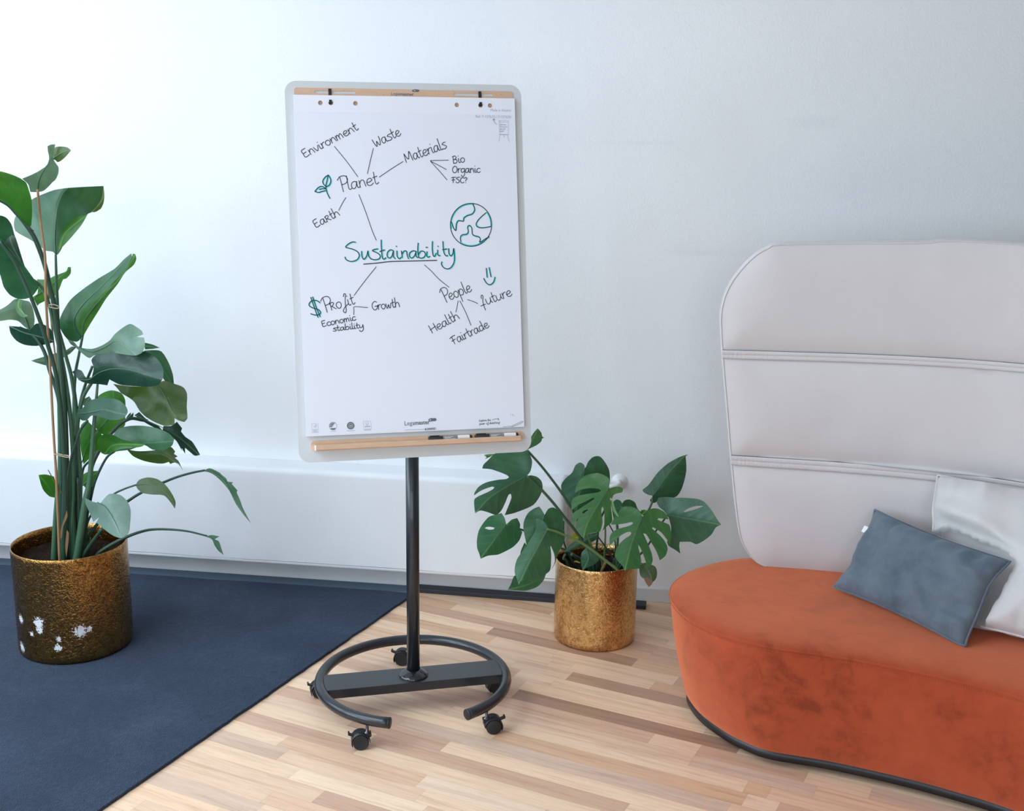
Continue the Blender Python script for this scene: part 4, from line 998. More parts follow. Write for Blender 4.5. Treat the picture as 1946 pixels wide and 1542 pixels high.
def spot_at(px, py, c, R, Y):
    # a worn patch on the pot's front, in the pot's own coordinates
    d = ray(px, py); o = EYE - c; a = d.x ** 2 + d.y ** 2; b = 2 * (o.x * d.x + o.y * d.y); cc = o.x ** 2 + o.y ** 2 - R * R
    t = (-b - sqrt(max(0, b * b - 4 * a * cc))) / (2 * a); p = o + d * t; return (p.x, p.y, p.z)
spots = [spot_at(*q, PA, RA, 0) + (r * 0.8,) for q, r in (((40, 1177), .030), ((73, 1185), .040), ((75, 1197), .03), ((153, 1200), .045), ((110, 1232), .028), ((42, 1230), .035), ((112, 1215), .02), ((170, 1196), .02), ((60, 1205), .02))]
M_POTA = pot_mat('hammered_bronze', (0.52, 0.28, 0.085), (0.17, 0.085, 0.025), (0.75, 0.76, 0.78), HA, spots)
M_POTB = pot_mat('hammered_gold', (0.80, 0.52, 0.23), (0.42, 0.23, 0.08), (0.8, 0.8, 0.8), HB)
plantA = thing('potted_bird_of_paradise', PA, 'tall broad leaved plant in a worn hammered bronze pot on the blue carpet', 'potted plant')
build_pot(plantA, PA, RA, HA, M_POTA, HA - 0.060)
plantB = thing('potted_split_leaf_plant', PB, 'low split leaf plant in a hammered gold pot on the wooden floor', 'potted plant')
build_pot(plantB, PB, RB, HB, M_POTB, HB - 0.045)

def leaf(parent, X, outline, mid, mat, y0, y1, cup=0.0, curl=0.0, wav=0.004, holes=(), step=9, name='leaf', sub=3, rib=0.0022, ribm=None, ys=None, corner=62, label=None):
    """a leaf blade: outline and midrib in photo pixels; depth runs from y0 (base) to y1 (tip) along the midrib,
    cup bends the two halves away from (+) or towards (-) the viewer"""
    ol = smooth_outline([X(p) for p in outline], sub, corner); hl = [smooth_outline([X(p) for p in h], 2) for h in holes]
    ml = [p.to_2d() for p in catmull([tuple(X(p)) + (0,) for p in mid], 6)]
    cum = [0.0]
    for a, b in zip(ml, ml[1:]): cum.append(cum[-1] + (b - a).length)
    Lm = cum[-1]; ys_ = ys or [y0, y1]
    def depth(f):
        x = max(0, min(0.9999, f)) * (len(ys_) - 1); i = int(x); t = x - i; return ys_[i] * (1 - t) + ys_[i + 1] * t
    sd = random.random() * 50
    def info(p):
        best = None
        for i in range(len(ml) - 1):
            d, t = seg_dist(p, ml[i], ml[i + 1])
            if best is None or d < best[0]:
                ab = ml[i + 1] - ml[i]; sg = 1 if ab.x * (p.y - ml[i].y) - ab.y * (p.x - ml[i].x) > 0 else -1
                best = (d, cum[i] + ab.length * t, sg)
        return best
    vs, tris = fill2d(ol, hl, step); mb = MB(); 
    for p in vs:
        d, s, sg = info(p); f = s / Lm; Y = depth(f); mpp = Y / F_PX; dm = d * mpp
        c_ = cup if not isinstance(cup, tuple) else (cup[0] if sg > 0 else cup[1])
        yy = Y + c_ * dm + curl * dm * dm * 10 + wav * noise.noise(Vector((p.x * 0.03, p.y * 0.03, sd))) * min(1, dm / 0.03) - (0.0 if d > 2 else 0.0)
        mb.vert(at(p.x, p.y, yy), (s * mpp, dm * sg, sd))
    eye = EYE
    for f in tris:
        a, b, c = (Vector(mb.v[i]) for i in f); nrm = (b - a).cross(c - a)
        mb.face(f if nrm.dot(eye - a) > 0 else f[::-1], 0)
    if rib:
        pts = []
        for i, p in enumerate(ml):
            Y = depth(cum[i] / Lm); pts.append(at(p.x, p.y, Y - rib * 0.5))
        mb.tube(pts, lambda t: rib * (1 - 0.85 * t), 6, 1)
    return mb.build(name, [mat, ribm or M_STEM], parent, normals=False, label=label)
def stem(parent, pts, r0, r1, mat, name='stem', end=None, sub=6, n=8, label=None):
    """pts are (px, py, Y)"""
    P = [at(*p) for p in pts]
    if end is not None: P.append(Vector(end))
    c = catmull(P, sub); mb = MB(); mb.tube(c, lambda t: r0 + (r1 - r0) * t, n)
    return mb.build(name, mat, parent, label=label)
XA = lambda p: Vector((p[0] * .3113, 240 + p[1] * .3113))
XB = lambda p: Vector((p[0] * .3113, 640 + p[1] * .3113))
XC = lambda p: Vector((880 + p[0] * .29834, 800 + p[1] * .29834))
def A3(pts, y0, y1):
    n = len(pts) - 1; return [tuple(XA(p)) + (y0 + (y1 - y0) * i / n,) for i, p in enumerate(pts)]
def B3(pts, y0, y1):
    n = len(pts) - 1; return [tuple(XB(p)) + (y0 + (y1 - y0) * i / n,) for i, p in enumerate(pts)]
def C3(pts, y0, y1):
    n = len(pts) - 1; return [tuple(XC(p)) + (y0 + (y1 - y0) * i / n,) for i, p in enumerate(pts)]
G = plantA
SA = HA + 0.011 - 0.075                                            # just under the soil
def down(px, Y): p = at(px, 1062, Y); return (p.x, p.y, SA)
a2b = lambda L: [(x, y - 1285) for x, y in L]                      # upper crop coordinates in the lower crop's frame
# --- stalks rising from the pot (base to leaf), built leaf end first
stem(G, B3([(0, -585), (80, -475), (150, -335), (230, -135), (290, 45), (345, 250), (385, 600), (398, 1000), (396, 1330)], 3.80, 3.93), .0052, .0085, M_STEM_D, end=down(123, 3.94))
stem(G, B3([(-20, -846), (50, -807), (100, -755), (150, -695), (212, -600), (268, -455), (300, -325), (330, -195), (358, 0), (385, 300), (405, 700), (412, 1330)], 3.88, 3.96), .0070, .0090, M_STEM_D, end=down(128, 3.96))
stem(G, B3([(340, -500), (343, -385), (347, -285), (352, -135), (358, 100), (362, 400), (366, 700), (362, 1000), (348, 1340)], 4.00, 4.00), .0042, .0100, M_STEM, end=down(110, 3.99))
stem(G, B3([(205, -345), (240, -318), (272, -270), (300, -195), (345, -5), (388, 195), (425, 450), (445, 700), (450, 1000), (430, 1330)], 3.93, 3.97), .0046, .0090, M_STEM, end=down(134, 3.97))
stem(G, B3([(312, -180), (360, -35), (405, 130), (438, 255), (465, 450), (478, 700), (478, 1000), (455, 1330)], 3.99, 3.99), .0050, .0105, M_STEM, end=down(142, 3.99))
stem(G, B3([(506, -12), (480, 120), (460, 230), (452, 400), (455, 700), (450, 1000), (445, 1330)], 4.02, 4.02), .0042, .0085, M_STEM, end=down(140, 4.02))
stem(G, B3([(596, 285), (586, 400), (576, 520), (560, 720), (545, 900), (515, 1040), (470, 1345)], 3.97, 3.92), .0040, .0150, M_STEM, end=down(143, 3.92))
stem(G, B3([(565, 180), (522, 290), (490, 410), (470, 560), (445, 700), (425, 860), (425, 1050), (438, 1340)], 4.00, 3.97), .0045, .0085, M_STEM_D, end=down(136, 3.97))
stem(G, B3([(560, 280), (512, 360), (488, 450), (472, 560), (480, 700), (490, 860), (486, 1050), (480, 1330)], 3.97, 3.98), .0058, .0100, M_STEM, end=down(150, 3.98))
stem(G, B3([(535, 512), (492, 570), (455, 680), (428, 780), (415, 900), (418, 1040), (412, 1200), (410, 1335)], 3.93, 3.94), .0045, .0055, M_STEM_D, end=down(127, 3.94))
stem(G, B3([(700, 700), (655, 735), (612, 810), (575, 900), (552, 1000), (530, 1110), (520, 1300)], 3.92, 3.96), .0040, .0058, M_STEM_D, end=down(160, 3.97))
stem(G, B3([(600, 690), (545, 760), (505, 820), (495, 1000), (490, 1300)], 4.08, 4.02), .0040, .0045, M_STEM_D, end=down(152, 4.02))
stem(G, B3([(900, 515), (860, 508), (800, 500), (740, 530), (680, 590), (610, 690), (560, 800), (530, 950), (505, 1150), (498, 1320)], 4.10, 4.0), .0060, .0065, M_STEM_D, end=down(155, 4.0))
stem(G, B3([(832, 905), (760, 930), (690, 965), (600, 1040), (545, 1110), (515, 1220), (508, 1330)], 3.92, 3.96), .0030, .0045, M_STEM_D, end=down(158, 3.96))
stem(G, B3([(1250, 817), (1180, 830), (1090, 855), (1000, 890), (860, 955), (780, 1005), (650, 1090), (560, 1190), (500, 1310)], 3.97, 3.97), .0036, .0062, M_STEM_D, end=down(157, 3.97))
stem(G, B3([(1265, 1218), (1150, 1190), (1040, 1178), (930, 1178), (850, 1195), (770, 1225), (690, 1265), (600, 1325)], 3.93, 3.93), .0030, .0070, M_STEM_D, end=down(180, 3.96))
stem(G, B3([(625, 1172), (560, 1260), (510, 1340)], 3.90, 3.93), .0060, .0080, M_STEM_D, end=down(158, 3.95))
stem(G, B3([(120, -55), (180, -25), (232, 25), (275, 105), (305, 215), (345, 330), (365, 450), (376, 800), (376, 1300)], 4.02, 3.99), .0055, .0080, M_STEM_D, end=down(118, 3.99))
# base sheaths clasping the stalks
for (x0, x1, y1, r, mm) in ((330, 345, 900, .014, M_STEM), (455, 440, 950, .017, M_STEM), (500, 470, 860, .013, M_STEM_D), (385, 388, 820, .012, M_STEM_D), (425, 425, 780, .011, M_STEM)):
    stem(G, B3([(x1 + 6, y1), ((x0 + x1) / 2, (y1 + 1340) / 2), (x0, 1345)], 3.965, 3.955), .0055, r, mm, name='sheath', end=down((x0 * .3113), 3.955))
# --- leaves
leaf(G, XA, [(228,402),(185,402),(172,355),(135,320),(185,300),(235,275),(285,238),(300,195),(292,150),(290,122),(312,112),(338,110),(330,150),(322,190),(340,225),(357,250),(357,285),(340,325),(318,345),(300,365),(265,395)], [(230,402),(240,330),(268,270),(305,215),(322,170),(330,115)], L_SILVER, 3.99, 3.90, cup=(.5,-.5), wav=.012)
leaf(G, XA, [(316,205),(318,180),(328,145),(340,127),(380,124),(412,130),(434,147),(405,182),(374,210),(352,219),(334,205)], [(328,195),(375,165),(430,147)], L_OLIVE, 3.93, 3.86, cup=.4, name='leaf_tip')
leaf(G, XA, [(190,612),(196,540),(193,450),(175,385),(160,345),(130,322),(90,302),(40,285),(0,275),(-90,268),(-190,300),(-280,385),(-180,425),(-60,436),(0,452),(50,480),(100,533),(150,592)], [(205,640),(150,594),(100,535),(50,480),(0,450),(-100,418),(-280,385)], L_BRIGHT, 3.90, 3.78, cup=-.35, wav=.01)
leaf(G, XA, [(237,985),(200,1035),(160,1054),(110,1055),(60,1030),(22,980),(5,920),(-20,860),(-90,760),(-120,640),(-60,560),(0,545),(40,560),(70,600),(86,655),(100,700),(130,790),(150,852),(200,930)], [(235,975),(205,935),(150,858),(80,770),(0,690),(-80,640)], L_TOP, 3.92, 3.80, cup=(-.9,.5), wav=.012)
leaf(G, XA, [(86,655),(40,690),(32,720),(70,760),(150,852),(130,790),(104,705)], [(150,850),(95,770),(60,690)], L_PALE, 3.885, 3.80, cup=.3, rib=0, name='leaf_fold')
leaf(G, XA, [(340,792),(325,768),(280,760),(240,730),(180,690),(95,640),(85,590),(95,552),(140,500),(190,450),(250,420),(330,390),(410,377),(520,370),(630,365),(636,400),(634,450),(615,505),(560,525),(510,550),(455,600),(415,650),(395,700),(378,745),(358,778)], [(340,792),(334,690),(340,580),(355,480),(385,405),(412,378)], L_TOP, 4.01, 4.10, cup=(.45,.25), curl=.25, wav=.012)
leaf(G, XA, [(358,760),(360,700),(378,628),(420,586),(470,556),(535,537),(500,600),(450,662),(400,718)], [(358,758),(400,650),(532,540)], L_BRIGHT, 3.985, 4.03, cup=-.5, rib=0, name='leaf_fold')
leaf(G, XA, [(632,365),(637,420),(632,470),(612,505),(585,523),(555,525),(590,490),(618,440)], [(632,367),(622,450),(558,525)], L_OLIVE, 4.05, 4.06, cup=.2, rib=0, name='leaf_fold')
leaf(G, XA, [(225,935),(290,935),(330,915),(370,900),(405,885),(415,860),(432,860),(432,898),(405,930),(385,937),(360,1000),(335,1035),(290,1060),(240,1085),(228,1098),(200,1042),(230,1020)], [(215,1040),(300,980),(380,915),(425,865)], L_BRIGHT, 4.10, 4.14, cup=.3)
leaf(G, XA, [(500,1290),(470,1316),(440,1312),(410,1300),(370,1240),(362,1190),(385,1130),(430,1060),(500,1000),(600,930),(700,870),(760,810),(802,776),(806,810),(780,870),(720,945),(655,1025),(600,1095),(550,1150),(515,1200),(505,1250)], [(495,1295),(455,1230),(460,1160),(520,1075),(640,960),(798,785)], L_TOP, 4.02, 3.98, cup=(-.5,.6), wav=.010)
leaf(G, XA, [(505,1290),(475,1240),(467,1185),(498,1124),(560,1070),(640,1000),(715,930),(770,870),(803,805),(810,778),(826,783),(832,812),(816,848),(765,892),(720,962),(650,1050),(600,1130),(550,1210),(520,1262)], [(500,1288),(520,1180),(620,1050),(740,920),(818,800)], L_BRIGHT, 3.99, 3.95, cup=.55, wav=.010, name='leaf_half')
leaf(G, XA, [(0,1120),(50,1090),(92,1055),(140,1062),(180,1072),(200,1110),(212,1180),(205,1222),(180,1245),(150,1225),(110,1190),(60,1182),(0,1190),(-60,1185),(-70,1140)], [(180,1240),(150,1160),(100,1120),(0,1140),(-60,1160)], L_SILVER, 3.90, 3.80, cup=.4, wav=.010)
leaf(G, XA, [(92,1055),(140,1060),(132,1110),(150,1148),(172,1156),(150,1168),(125,1160),(100,1130)], [(115,1058),(115,1110),(165,1160)], L_BRIGHT, 3.84, 3.80, rib=0, name='leaf_fold')
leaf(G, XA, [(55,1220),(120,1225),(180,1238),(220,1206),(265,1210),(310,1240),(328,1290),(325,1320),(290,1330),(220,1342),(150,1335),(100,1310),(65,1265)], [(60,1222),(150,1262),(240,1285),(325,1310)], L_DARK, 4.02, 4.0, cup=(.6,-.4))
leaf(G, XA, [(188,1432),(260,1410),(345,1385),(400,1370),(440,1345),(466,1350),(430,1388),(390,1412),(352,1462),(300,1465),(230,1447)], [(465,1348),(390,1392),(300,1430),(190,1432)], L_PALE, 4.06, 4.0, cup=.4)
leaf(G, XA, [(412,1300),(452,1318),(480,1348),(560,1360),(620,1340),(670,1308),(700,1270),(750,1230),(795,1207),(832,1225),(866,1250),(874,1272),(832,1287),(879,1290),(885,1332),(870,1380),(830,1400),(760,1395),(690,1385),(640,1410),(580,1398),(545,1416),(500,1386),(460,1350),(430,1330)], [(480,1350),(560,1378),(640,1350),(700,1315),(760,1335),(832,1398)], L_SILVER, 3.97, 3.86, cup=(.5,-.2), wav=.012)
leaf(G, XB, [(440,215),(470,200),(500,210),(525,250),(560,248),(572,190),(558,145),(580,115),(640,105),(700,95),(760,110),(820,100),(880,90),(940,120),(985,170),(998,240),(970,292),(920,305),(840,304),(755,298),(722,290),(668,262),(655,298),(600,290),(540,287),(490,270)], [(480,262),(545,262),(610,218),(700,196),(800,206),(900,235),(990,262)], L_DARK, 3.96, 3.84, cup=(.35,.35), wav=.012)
leaf(G, XB, [(878,36),(930,48),(976,68),(930,75),(886,78)], [(880,56),(970,68)], L_TOP, 4.06, 4.06, rib=0, name='leaf_tip')
leaf(G, XB, [(878,86),(930,82),(985,90),(1030,160),(1055,230),(1062,287),(1030,290),(1000,262),(960,180)], [(880,90),(960,150),(1045,280)], L_TOP, 4.08, 4.06, cup=.3)
leaf(G, XB, [(690,288),(760,300),(860,305),(940,295),(1000,270),(1070,290),(1120,310),(1142,350),(1140,430),(1144,500),(1125,522),(1085,510),(1066,498),(1066,538),(1010,545),(950,525),(890,490),(850,450),(820,400),(790,375),(740,345),(715,315)], [(940,272),(1000,350),(1045,440),(1088,514)], L_OLIVE, 4.02, 3.93, cup=(.25,.25), wav=.014)
leaf(G, XB, [(472,442),(500,440),(540,396),(590,378),(650,375),(720,386),(765,420),(780,460),(752,500),(690,510),(620,494),(560,482),(530,510),(500,512),(482,490)], [(500,470),(560,462),(640,448),(720,470),(775,478)], L_PALE, 3.94, 3.84, cup=(.4,-.2), wav=.012)
leaf(G, XB, [(585,380),(625,345),(680,328),(740,345),(765,390),(764,470),(764,540),(735,566),(670,600),(610,590),(570,520),(572,440)], [(590,585),(660,500),(700,420),(690,332)], L_BRIGHT, 4.10, 4.12, cup=.3)
leaf(G, XB, [(508,420),(510,385),(545,364),(560,385),(540,400),(520,425)], [(512,420),(550,370)], L_PALE, 4.05, 4.05, rib=0, name='leaf_tip')
leaf(G, XB, [(495,540),(530,510),(580,560),(622,600),(604,690),(560,732),(510,780),(495,700),(490,610)], [(500,770),(540,650),(590,580)], L_BRIGHT, 4.10, 4.06, cup=.4)
leaf(G, XB, [(660,715),(640,680),(690,600),(730,560),(800,545),(880,545),(960,560),(1030,590),(1064,626),(1050,666),(1000,693),(930,690),(880,662),(800,690),(720,700)], [(655,712),(740,672),(880,655),(1058,640)], L_TOP, 3.94, 3.80, cup=(-.2,.45), wav=.008)
leaf(G, XB, [(592,640),(620,602),(680,596),(740,626),(800,642),(885,656),(868,671),(800,681),(740,686),(690,706),(640,721),(602,692)], [(640,715),(700,660),(880,662)], L_BRIGHT, 3.90, 3.78, cup=-.6, wav=.008, rib=0, name='leaf_fold')
leaf(G, XB, [(775,690),(850,700),(960,692),(1040,672),(1070,702),(1062,716),(1085,732),(1068,740),(1090,760),(1105,792),(1118,822),(1090,778),(1064,770),(1040,778),(1030,765),(1000,775),(960,775),(880,760),(812,730)], [(780,692),(880,715),(1000,720),(1105,795)], L_OLIVE, 3.92, 3.88, cup=.4)
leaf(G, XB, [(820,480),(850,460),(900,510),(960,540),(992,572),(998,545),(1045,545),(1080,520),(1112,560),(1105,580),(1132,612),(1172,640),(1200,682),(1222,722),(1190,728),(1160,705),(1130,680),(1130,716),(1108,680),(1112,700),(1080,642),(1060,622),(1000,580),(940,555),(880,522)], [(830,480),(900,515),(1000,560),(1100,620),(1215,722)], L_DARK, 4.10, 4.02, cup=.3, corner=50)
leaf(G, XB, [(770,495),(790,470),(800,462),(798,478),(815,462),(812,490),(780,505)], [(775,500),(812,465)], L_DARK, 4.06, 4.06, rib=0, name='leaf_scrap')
leaf(G, XB, [(235,845),(280,842),(330,855),(345,920),(340,985),(300,975),(260,930)], [(340,980),(300,920),(238,848)], L_BRIGHT, 4.08, 4.02, cup=.4)
leaf(G, XB, [(500,850),(540,825),(600,820),(592,870),(570,905),(520,922),(498,890)], [(505,910),(545,870),(598,822)], L_BRIGHT, 4.10, 4.10, cup=.3)
leaf(G, XB, [(520,985),(560,1005),(610,1020),(640,985),(665,962),(700,960),(740,970),(780,1010),(798,1060),(795,1140),(785,1200),(740,1230),(690,1215),(640,1180),(588,1135),(604,1105),(570,1132),(540,1060),(522,1020)], [(595,1012),(650,1048),(700,1130),(742,1228)], L_SILVER, 3.86, 3.80, cup=(.45,.25), wav=.010)
leaf(G, XB, [(830,905),(850,875),(900,860),(960,870),(1010,905),(1050,960),(1072,1010),(1068,1052),(1040,1010),(1000,970),(930,965),(870,955),(840,930)], [(830,905),(900,902),(980,930),(1040,985),(1068,1048)], L_OLIVE, 3.92, 3.88, cup=(-.4,.4))
leaf(G, XB, [(1245,818),(1280,804),(1340,830),(1352,842),(1382,868),(1390,885),(1422,890),(1415,900),(1450,940),(1445,950),(1460,985),(1470,1010),(1482,1045),(1510,1100),(1532,1140),(1490,1092),(1440,1022),(1400,942),(1350,882),(1300,840)], [(1250,820),(1310,836),(1375,888),(1430,990),(1530,1138)], L_TOP, 3.97, 3.90, cup=.5)
leaf(G, XB, [(1260,1220),(1290,1212),(1340,1220),(1310,1238),(1336,1250),(1350,1290),(1365,1334),(1335,1310),(1310,1275),(1295,1240)], [(1262,1220),(1310,1245),(1362,1330)], L_TOP, 3.93, 3.91, cup=.3, step=6)
# --- canes, ties and dry bits
stem(G, A3([(229, 385), (250, 600), (275, 800)], 3.90, 3.90) + B3([(280, -235), (302, 120), (325, 560), (346, 900), (364, 1362)], 3.90, 3.90), .0042, .0048, M_CANE, name='cane', end=down(114, 3.90))
stem(G, B3([(290, -300), (330, 60), (392, 560), (405, 760), (418, 1000), (412, 1340)], 4.03, 4.0), .003, .0034, M_CANE, name='cane', end=down(128, 4.0))
stem(G, B3([(540, 1165), (548, 1215), (556, 1270)], 4.04, 4.04), .003, .003, M_CANE, name='cane')
for pts in ([(296, -192), (325, -196), (358, -184), (352, -172), (318, -176), (298, -184)], [(330, 716), (365, 728), (415, 738), (418, 728), (380, 722), (340, 712)]):
    stem(G, B3(pts, 3.885, 3.90), .0018, .0018, M_TWINE, name='tie', n=6)
stem(G, B3([(294, 815), (340, 895), (405, 1000)], 3.88, 3.92), .0016, .0022, M_DRY, name='dry_twig', n=6)
leaf(G, XB, [(408,1060),(412,1100),(385,1160),(378,1220),(360,1260),(368,1190),(385,1130)], [(410,1062),(385,1150),(362,1255)], M_DRY, 3.90, 3.90, rib=0, name='dry_sheath')
leaf(G, XB, [(408,1180),(420,1200),(415,1280),(405,1350),(398,1280)], [(410,1185),(408,1345)], M_DRY, 3.90, 3.90, rib=0, name='dry_sheath')

# ---- split leaf plant
H = plantB
SBZ = HB - 0.06
def downb(px, py, Y): p = at(px, py, Y); return (p.x, p.y, SBZ)
yc = 4.11
stem(H, C3([(410, 190), (500, 290), (600, 420), (680, 540), (740, 650), (800, 760), (850, 900)], 4.02, 4.11), .0042, .0055, M_STEM, end=downb(1135, 1085, 4.11))
stem(H, C3([(410, 355), (455, 395), (505, 445), (580, 530), (650, 620), (715, 700), (770, 780), (820, 900)], 3.97, 4.08), .0045, .0062, M_STEM, end=downb(1128, 1085, 4.08))
stem(H, C3([(535, 690), (590, 705), (650, 730), (740, 770), (830, 830), (920, 900), (985, 955)], 3.92, 3.985), .0040, .0056, M_STEM_L, end=downb(1176, 1090, 4.03))
stem(H, C3([(275, 665), (325, 682), (380, 697), (480, 740), (600, 800), (700, 850), (790, 920)], 4.02, 4.10), .0034, .0045, M_STEM, end=downb(1120, 1080, 4.10))
stem(H, C3([(905, 560), (905, 640), (906, 740), (900, 860), (890, 940)], 4.13, 4.12), .0030, .0036, M_STEM_L, end=downb(1145, 1085, 4.12))
stem(H, C3([(980, 640), (985, 740), (980, 860), (978, 950)], 4.10, 4.08), .0045, .0050, M_STEM, end=downb(1172, 1086, 4.08))
stem(H, C3([(1205, 490), (1200, 530), (1150, 625), (1080, 720), (1010, 810), (960, 900)], 4.15, 4.12), .0036, .0044, M_STEM, end=downb(1166, 1080, 4.12))
stem(H, C3([(1300, 605), (1230, 700), (1190, 775), (1130, 850), (1040, 920)], 4.06, 4.12), .0032, .0040, M_STEM_D, end=downb(1180, 1082, 4.12))
stem(H, C3([(1143, 612), (1100, 680), (1060, 780), (1010, 880), (985, 940)], 4.00, 4.06), .0034, .0044, M_STEM, end=downb(1172, 1084, 4.07))
stem(H, C3([(930, 432), (925, 520), (870, 640), (855, 760), (850, 850), (868, 930)], 4.06, 4.10), .0036, .0048, M_STEM_D, end=downb(1138, 1082, 4.10))
stem(H, C3([(790, 722), (815, 790), (850, 850), (885, 900)], 4.02, 4.05), .0030, .0038, M_STEM_L, end=downb(1144, 1084, 4.06))
stem(H, C3([(860, 740), (905, 800), (950, 870), (965, 930)], 4.12, 4.10), .0026, .0032, M_STEM_D, end=downb(1168, 1082, 4.10))
stem(H, C3([(930, 660), (960, 720), (970, 800), (965, 920)], 4.14, 4.12), .0024, .0030, M_STEM_D, end=downb(1168, 1082, 4.12))
stem(H, C3([(640, 640), (640, 760), (660, 820), (700, 900), (740, 950)], 4.06, 4.10), .0030, .0036, M_STEM_D, end=downb(1110, 1080, 4.10))
stem(H, C3([(650, 850), (640, 880), (660, 895)], 4.02, 4.06), .0040, .0050, M_STEM, end=downb(1085, 1072, 4.08))
stem(H, C3([(690, 850), (740, 880), (800, 900)], 4.03, 4.08), .0060, .0070, M_STEM_D, end=downb(1125, 1085, 4.08))
stem(H, C3([(1150, 930), (1130, 905), (1060, 900), (1000, 930)], 4.0, 4.05), .0022, .0030, M_STEM, end=downb(1176, 1086, 4.06))
stem(H, C3([(905, 905), (895, 930), (885, 955)], 4.00, 4.02), .0050, .0060, M_CANE, name='old_stalk', end=downb(1146, 1088, 4.03))
leaf(H, XC, [(412,182),(422,145),(432,105),(455,70),(475,48),(498,75),(505,100),(518,108),(504,114),(498,132),(470,155),(440,170)], [(410,184),(438,132),(476,50)], V_TOP, 4.05, 4.02, cup=(.6,.2))
leaf(H, XC, [(132,218),(165,212),(205,210),(175,228),(140,245),(150,232)], [(205,211),(135,222)], V_TOP, 4.14, 4.14, rib=0, name='leaf_tip')
leaf(H, XC, [(408,350),(430,320),(440,260),(425,215),(405,185),(350,193),(280,203),(205,208),(160,250),(130,280),(122,304),(180,310),(240,330),(285,350),(292,362),(275,371),(230,375),(150,392),(100,420),(75,455),(69,476),(120,443),(185,420),(200,424),(190,436),(150,458),(75,496),(71,540),(77,590),(110,572),(160,584),(210,600),(242,575),(270,520),(290,472),(304,466),(308,490),(290,540),(265,602),(320,590),(390,565),(450,535),(490,480),(507,430),(500,385),(470,357),(430,347),(414,352)], [(405,352),(340,386),(250,437),(160,500),(82,584)], V_DEEP, 3.98, 3.90, cup=(.35,.3), wav=.006, step=8)
leaf(H, XC, [(275,660),(265,620),(245,588),(215,596),(165,612),(130,650),(100,700),(88,760),(90,812),(104,850),(112,880),(160,860),(220,854),(270,832),(320,804),(360,760),(378,708),(362,692),(364,660),(345,620),(310,630),(285,652)], [(276,664),(222,730),(162,810),(112,876)], V_TOP, 4.00, 3.93, cup=(.4,.35), holes=[[(138,685),(150,677),(175,676),(200,682),(196,691),(165,694)]], step=8)
leaf(H, XC, [(520,600),(500,566),(485,546),(450,560),(412,590),(388,640),(384,690),(394,740),(406,802),(450,790),(520,742),(600,720),(640,680),(636,620),(612,576),(575,553),(545,560),(526,588)], [(520,598),(500,650),(455,720),(405,798)], V_TOP, 4.02, 3.98, cup=(.35,.35))
leaf(H, XC, [(540,690),(530,660),(500,632),(464,622),(462,690),(440,740),(410,790),(380,830),(345,880),(330,930),(330,975),(344,1010),(355,1047),(368,1022),(420,1010),(500,990),(550,960),(560,920),(556,880),(550,830),(536,800),(560,800),(580,850),(584,900),(560,952),(588,905),(602,850),(630,800),(648,750),(645,700),(625,665),(595,645),(570,658),(550,682)], [(540,690),(492,780),(425,900),(356,1040)], V_TOP, 3.93, 3.86, cup=(.5,.45), wav=.007, step=8)
leaf(H, XC, [(330,985),(400,975),(480,950),(540,950),(526,984),(510,1022),(470,1060),(400,1083),(330,1080),(284,1078),(305,1040)], [(520,990),(410,1045),(288,1076)], V_TOP, 3.97, 3.92, cup=.2)
leaf(H, XC, [(392,775),(410,800),(380,840),(362,872),(368,830)], [(400,790),(364,868)], V_DEEP, 4.03, 4.02, rib=0, name='leaf_tip')
leaf(H, XC, [(530,800),(556,800),(562,860),(556,940),(540,960),(520,900)], [(545,805),(545,950)], V_DEEP, 4.0, 3.98, rib=0, name='leaf_tip')
leaf(H, XC, [(778,300),(770,280),(745,266),(715,285),(695,330),(650,370),(625,410),(635,480),(660,530),(685,562),(720,600),(740,640),(760,600),(832,545),(880,500),(932,410),(932,320),(905,265),(870,227),(830,230),(798,260),(782,295)], [(775,305),(765,370),(742,460),(718,590)], V_DEEP, 4.18, 4.16, cup=(.35,.3))
leaf(H, XC, [(930,430),(932,400),(930,370),(905,350),(860,333),(810,340),(770,355),(740,385),(720,420),(713,458),(740,442),(800,430),(860,434),(880,446),(860,456),(800,465),(735,478),(700,497),(690,530),(690,575),(705,560),(740,533),(800,505),(828,490),(838,498),(790,530),(735,565),(700,592),(690,620),(692,645),(705,667),(714,642),(735,620),(722,655),(718,685),(740,712),(757,735),(768,752),(778,728),(800,718),(840,712),(872,708),(882,680),(889,640),(883,600),(881,562),(890,547),(899,575),(905,620),(900,660),(889,702),(915,675),(948,645),(948,600),(943,550),(945,512),(933,500),(935,488),(949,498),(959,473),(985,462),(1013,455),(1019,432),(995,420),(960,422),(938,430)], [(930,432),(890,490),(840,570),(790,660),(766,748)], V_FRESH, 4.03, 3.97, cup=(.3,.3), holes=[[(757,591),(769,573),(793,563),(798,572),(782,588)]], wav=.004, step=7)
leaf(H, XC, [(946,503),(958,520),(966,545),(976,572),(991,613),(970,600),(952,572),(944,540)], [(950,508),(960,560),(988,610)], V_FRESH, 4.0, 3.98, rib=0, name='leaf_tip')
leaf(H, XC, [(948,560),(955,520),(975,502),(1000,508),(1014,526),(1030,507),(1060,502),(1095,520),(1112,560),(1142,590),(1100,625),(1020,645),(962,642)], [(1014,528),(1000,580),(970,638)], V_TOP, 4.14, 4.10, cup=.35)
